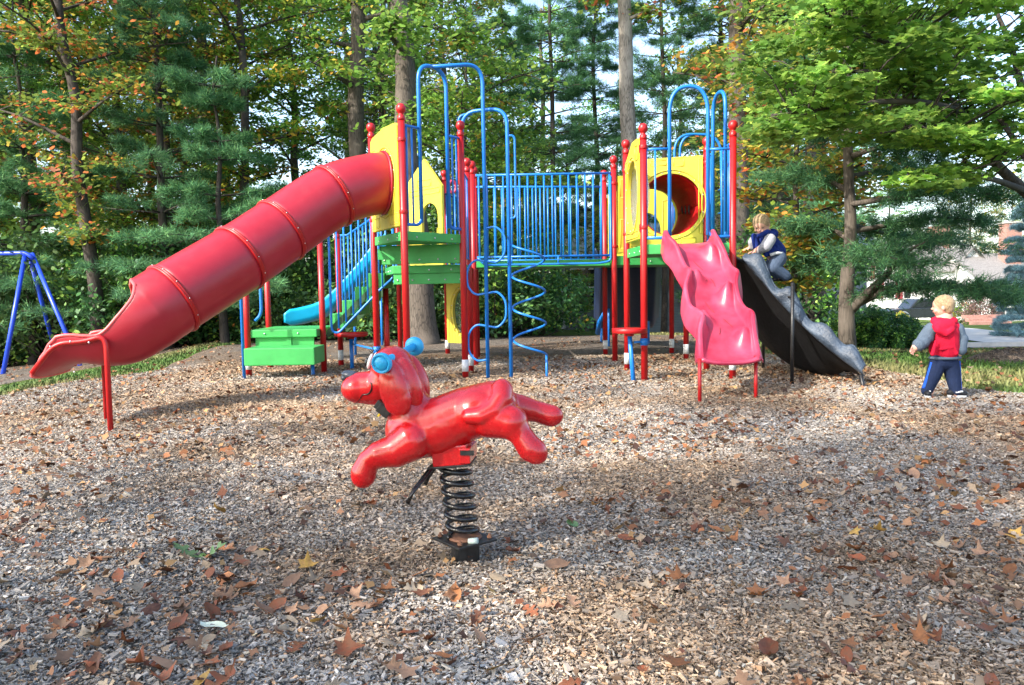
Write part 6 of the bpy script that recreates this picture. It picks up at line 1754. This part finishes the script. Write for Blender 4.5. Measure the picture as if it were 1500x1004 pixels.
MB().box((gx(1480, 63), 63.2, zl(362, 63)+1.85), (1.4, 1.15, .14)).build('chimney_cap', M['concrete'], rf)
window(h4, gx(1462, 60), 60, zl(450, 60), 1.2, 1.4)
# brick steps
st = empty('brick_steps', (0, 0, 0)); tag(st, 'low brick steps on the far lawn left of the blue-grey spruce', 'steps')
for k in range(3):
    x = gx(1452, 46); MB().box((x, 46+k*.4, gz(x, 46)+.1+.18*k), (2.3, .4, .2+.0*k)).build('step', M['brick'], st, bevel=.01)
# parked pickup truck
TK = empty('parked_truck'); 
M['truckpaint'] = mat_paint('black_truck_paint', (.02, .024, .03), .25, .2, 2, 0, coat=.5); M['tyre'] = mat_paint('tyre_rubber', (.02, .02, .02), .8, .2, 8); M['silver'] = mat_paint('silver_trim', (.42, .44, .46), .4, .1, 5, metal=.5)
def ext(profile, y0, y1, name, mat, bev=.03, par=None):
    Mx = Matrix(((1, 0, 0, 0), (0, 0, 1, 0), (0, 1, 0, 0), (0, 0, 0, 1)))
    return MB().prism(profile, y0, y1, Mx).build(name, M[mat], par or TK, bevel=bev)
ext([(-2.75, .45), (-2.8, .95), (-2.6, 1.08), (-1.35, 1.16), (2.6, 1.16), (2.65, .5), (2.2, .42), (-2.3, .42)], -.92, .92, 'body', 'truckpaint', .05)
ext([(-1.35, 1.14), (-.75, 1.80), (1.05, 1.84), (1.35, 1.14)], -.82, .82, 'cab', 'truckpaint', .06)
for a, b in ((-.95, -.30), (-.22, .45), (.53, 1.08)):
    for s in (-1, 1):
        MB().prism([(a if a > -.9 else a-.12, 1.22), (b, 1.22), (b-.02 if b < 1 else b-.08, 1.70), (a+.03 if a > -.9 else a+.30, 1.70)], 0, .02, Matrix(((1, 0, 0, 0), (0, 0, 1, s*.825-.01), (0, 1, 0, 0), (0, 0, 0, 1)))).build('window', M['glass'], TK)
for x_ in (-1.85, 1.75):
    for s in (-1, 1):
        o = MB().lathe([(.0001, -.12), (.25, -.12), (.37, -.10), (.39, -.04), (.39, .06), (.36, .12), (.0001, .12)], (x_, s*.86, .39), (0, 1, 0), 24).build('wheel', M['tyre'], TK)
        MB().lathe([(.0001, -.02), (.22, -.02), (.24, 0), (.24, .012), (.0001, .012)], (x_, s*.985, .39), (0, s, 0), 20).build('rim', M['silver'], o)
        MB().tube([(x_+.47*math.cos(a), s*.93, .42+.47*math.sin(a)) for a in [math.pi*k/12 for k in range(13)]], .05, 6).build('wheel_arch', M['silver'], TK)
MB().box((-2.78, 0, .55), (.16, 1.8, .22)).build('bumper', M['silver'], TK, bevel=.03)
for s in (-1, 1): MB().box((-2.74, s*.7, .85), (.1, .3, .16)).build('headlight', M['white'], TK, bevel=.02)
tx = gx(1349, 58); TK.location = (tx, 58, gz(tx, 58)); TK.rotation_euler = (0, 0, R(4)); tag(TK, 'black pickup truck parked in front of the white house, beyond the hedge', 'truck')
# low dark rail behind the hedge
fn = empty('rail_fence', (0, 0, 0)); tag(fn, 'low dark rail fence running behind the hedge bushes', 'fence')
xa, xb = gx(1215, 16.5), gx(1350, 16.5)
MB().tube([(xa, 16.5, gz(xa, 16.5)+.42), (xb, 16.5, gz(xb, 16.5)+.42)], .03, 8).build('rail', M['black'], fn)
for k in range(4): x = lerp(xa, xb, k/3); MB().box((x, 16.5, gz(x, 16.5)+.2), (.07, .07, .6)).build('fence_post', M['black'], fn)

# labels that single out each of the repeated background plants by what it stands behind
LMK = [(-999, 0, 'beyond the left photo edge'), (0, 110, 'behind the swing frame'), (110, 260, 'behind the lower tube slide'), (260, 420, 'behind the upper tube slide'), (420, 560, 'behind the stairs'), (560, 700, 'behind the left deck'), (700, 890, 'behind the bridge'), (890, 1075, 'behind the right deck'), (1075, 1250, 'behind the climbing boy'), (1250, 1430, 'behind the hedge'), (1430, 3000, 'at the right edge')]
RANK = {1: ['the only one there'], 2: ['the left of two', 'the right of two'], 3: ['left of three', 'middle of three', 'right of three']}
bk = {}
for o in list(scene.objects):
    if o.parent is None and o.get('group', '').startswith(('mid green', 'yellowing', 'rusty', 'dark pines', 'dark bushes', 'hedge bushes')):
        px = o.location.x/o.location.y*FPX+CX
        lm_ = next(t for a, b, t in LMK if a <= px < b)
        kd = {'mid': 'green broadleaf tree', 'yel': 'yellowing broadleaf tree', 'rus': 'rusty broadleaf tree', 'pin': 'dark pine', 'bus': 'dark leafy bush', 'hed': 'dark green hedge bush'}['pin' if 'pines' in o['group'] else 'bus' if 'dark bushes' in o['group'] else o['group'][:3]]
        if 'houses' in o['group']: lm_ = 'far behind the houses'
        if kd.endswith('hedge bush'): lm_ = 'in the row by the street'
        bk.setdefault((kd, lm_), []).append((px, o))
for (kd, lm_), L_ in bk.items():
    L_.sort(key=lambda t: t[0]); n = len(L_)
    for i, (px, o) in enumerate(L_):
        words = ['first', 'second', 'third', 'fourth', 'fifth', 'sixth', 'seventh', 'eighth', 'ninth']
        rk = RANK[n][i] if n in RANK else f'{words[min(i, 8)]} from the left'
        o['label'] = f'{kd} {lm_}, {rk}'
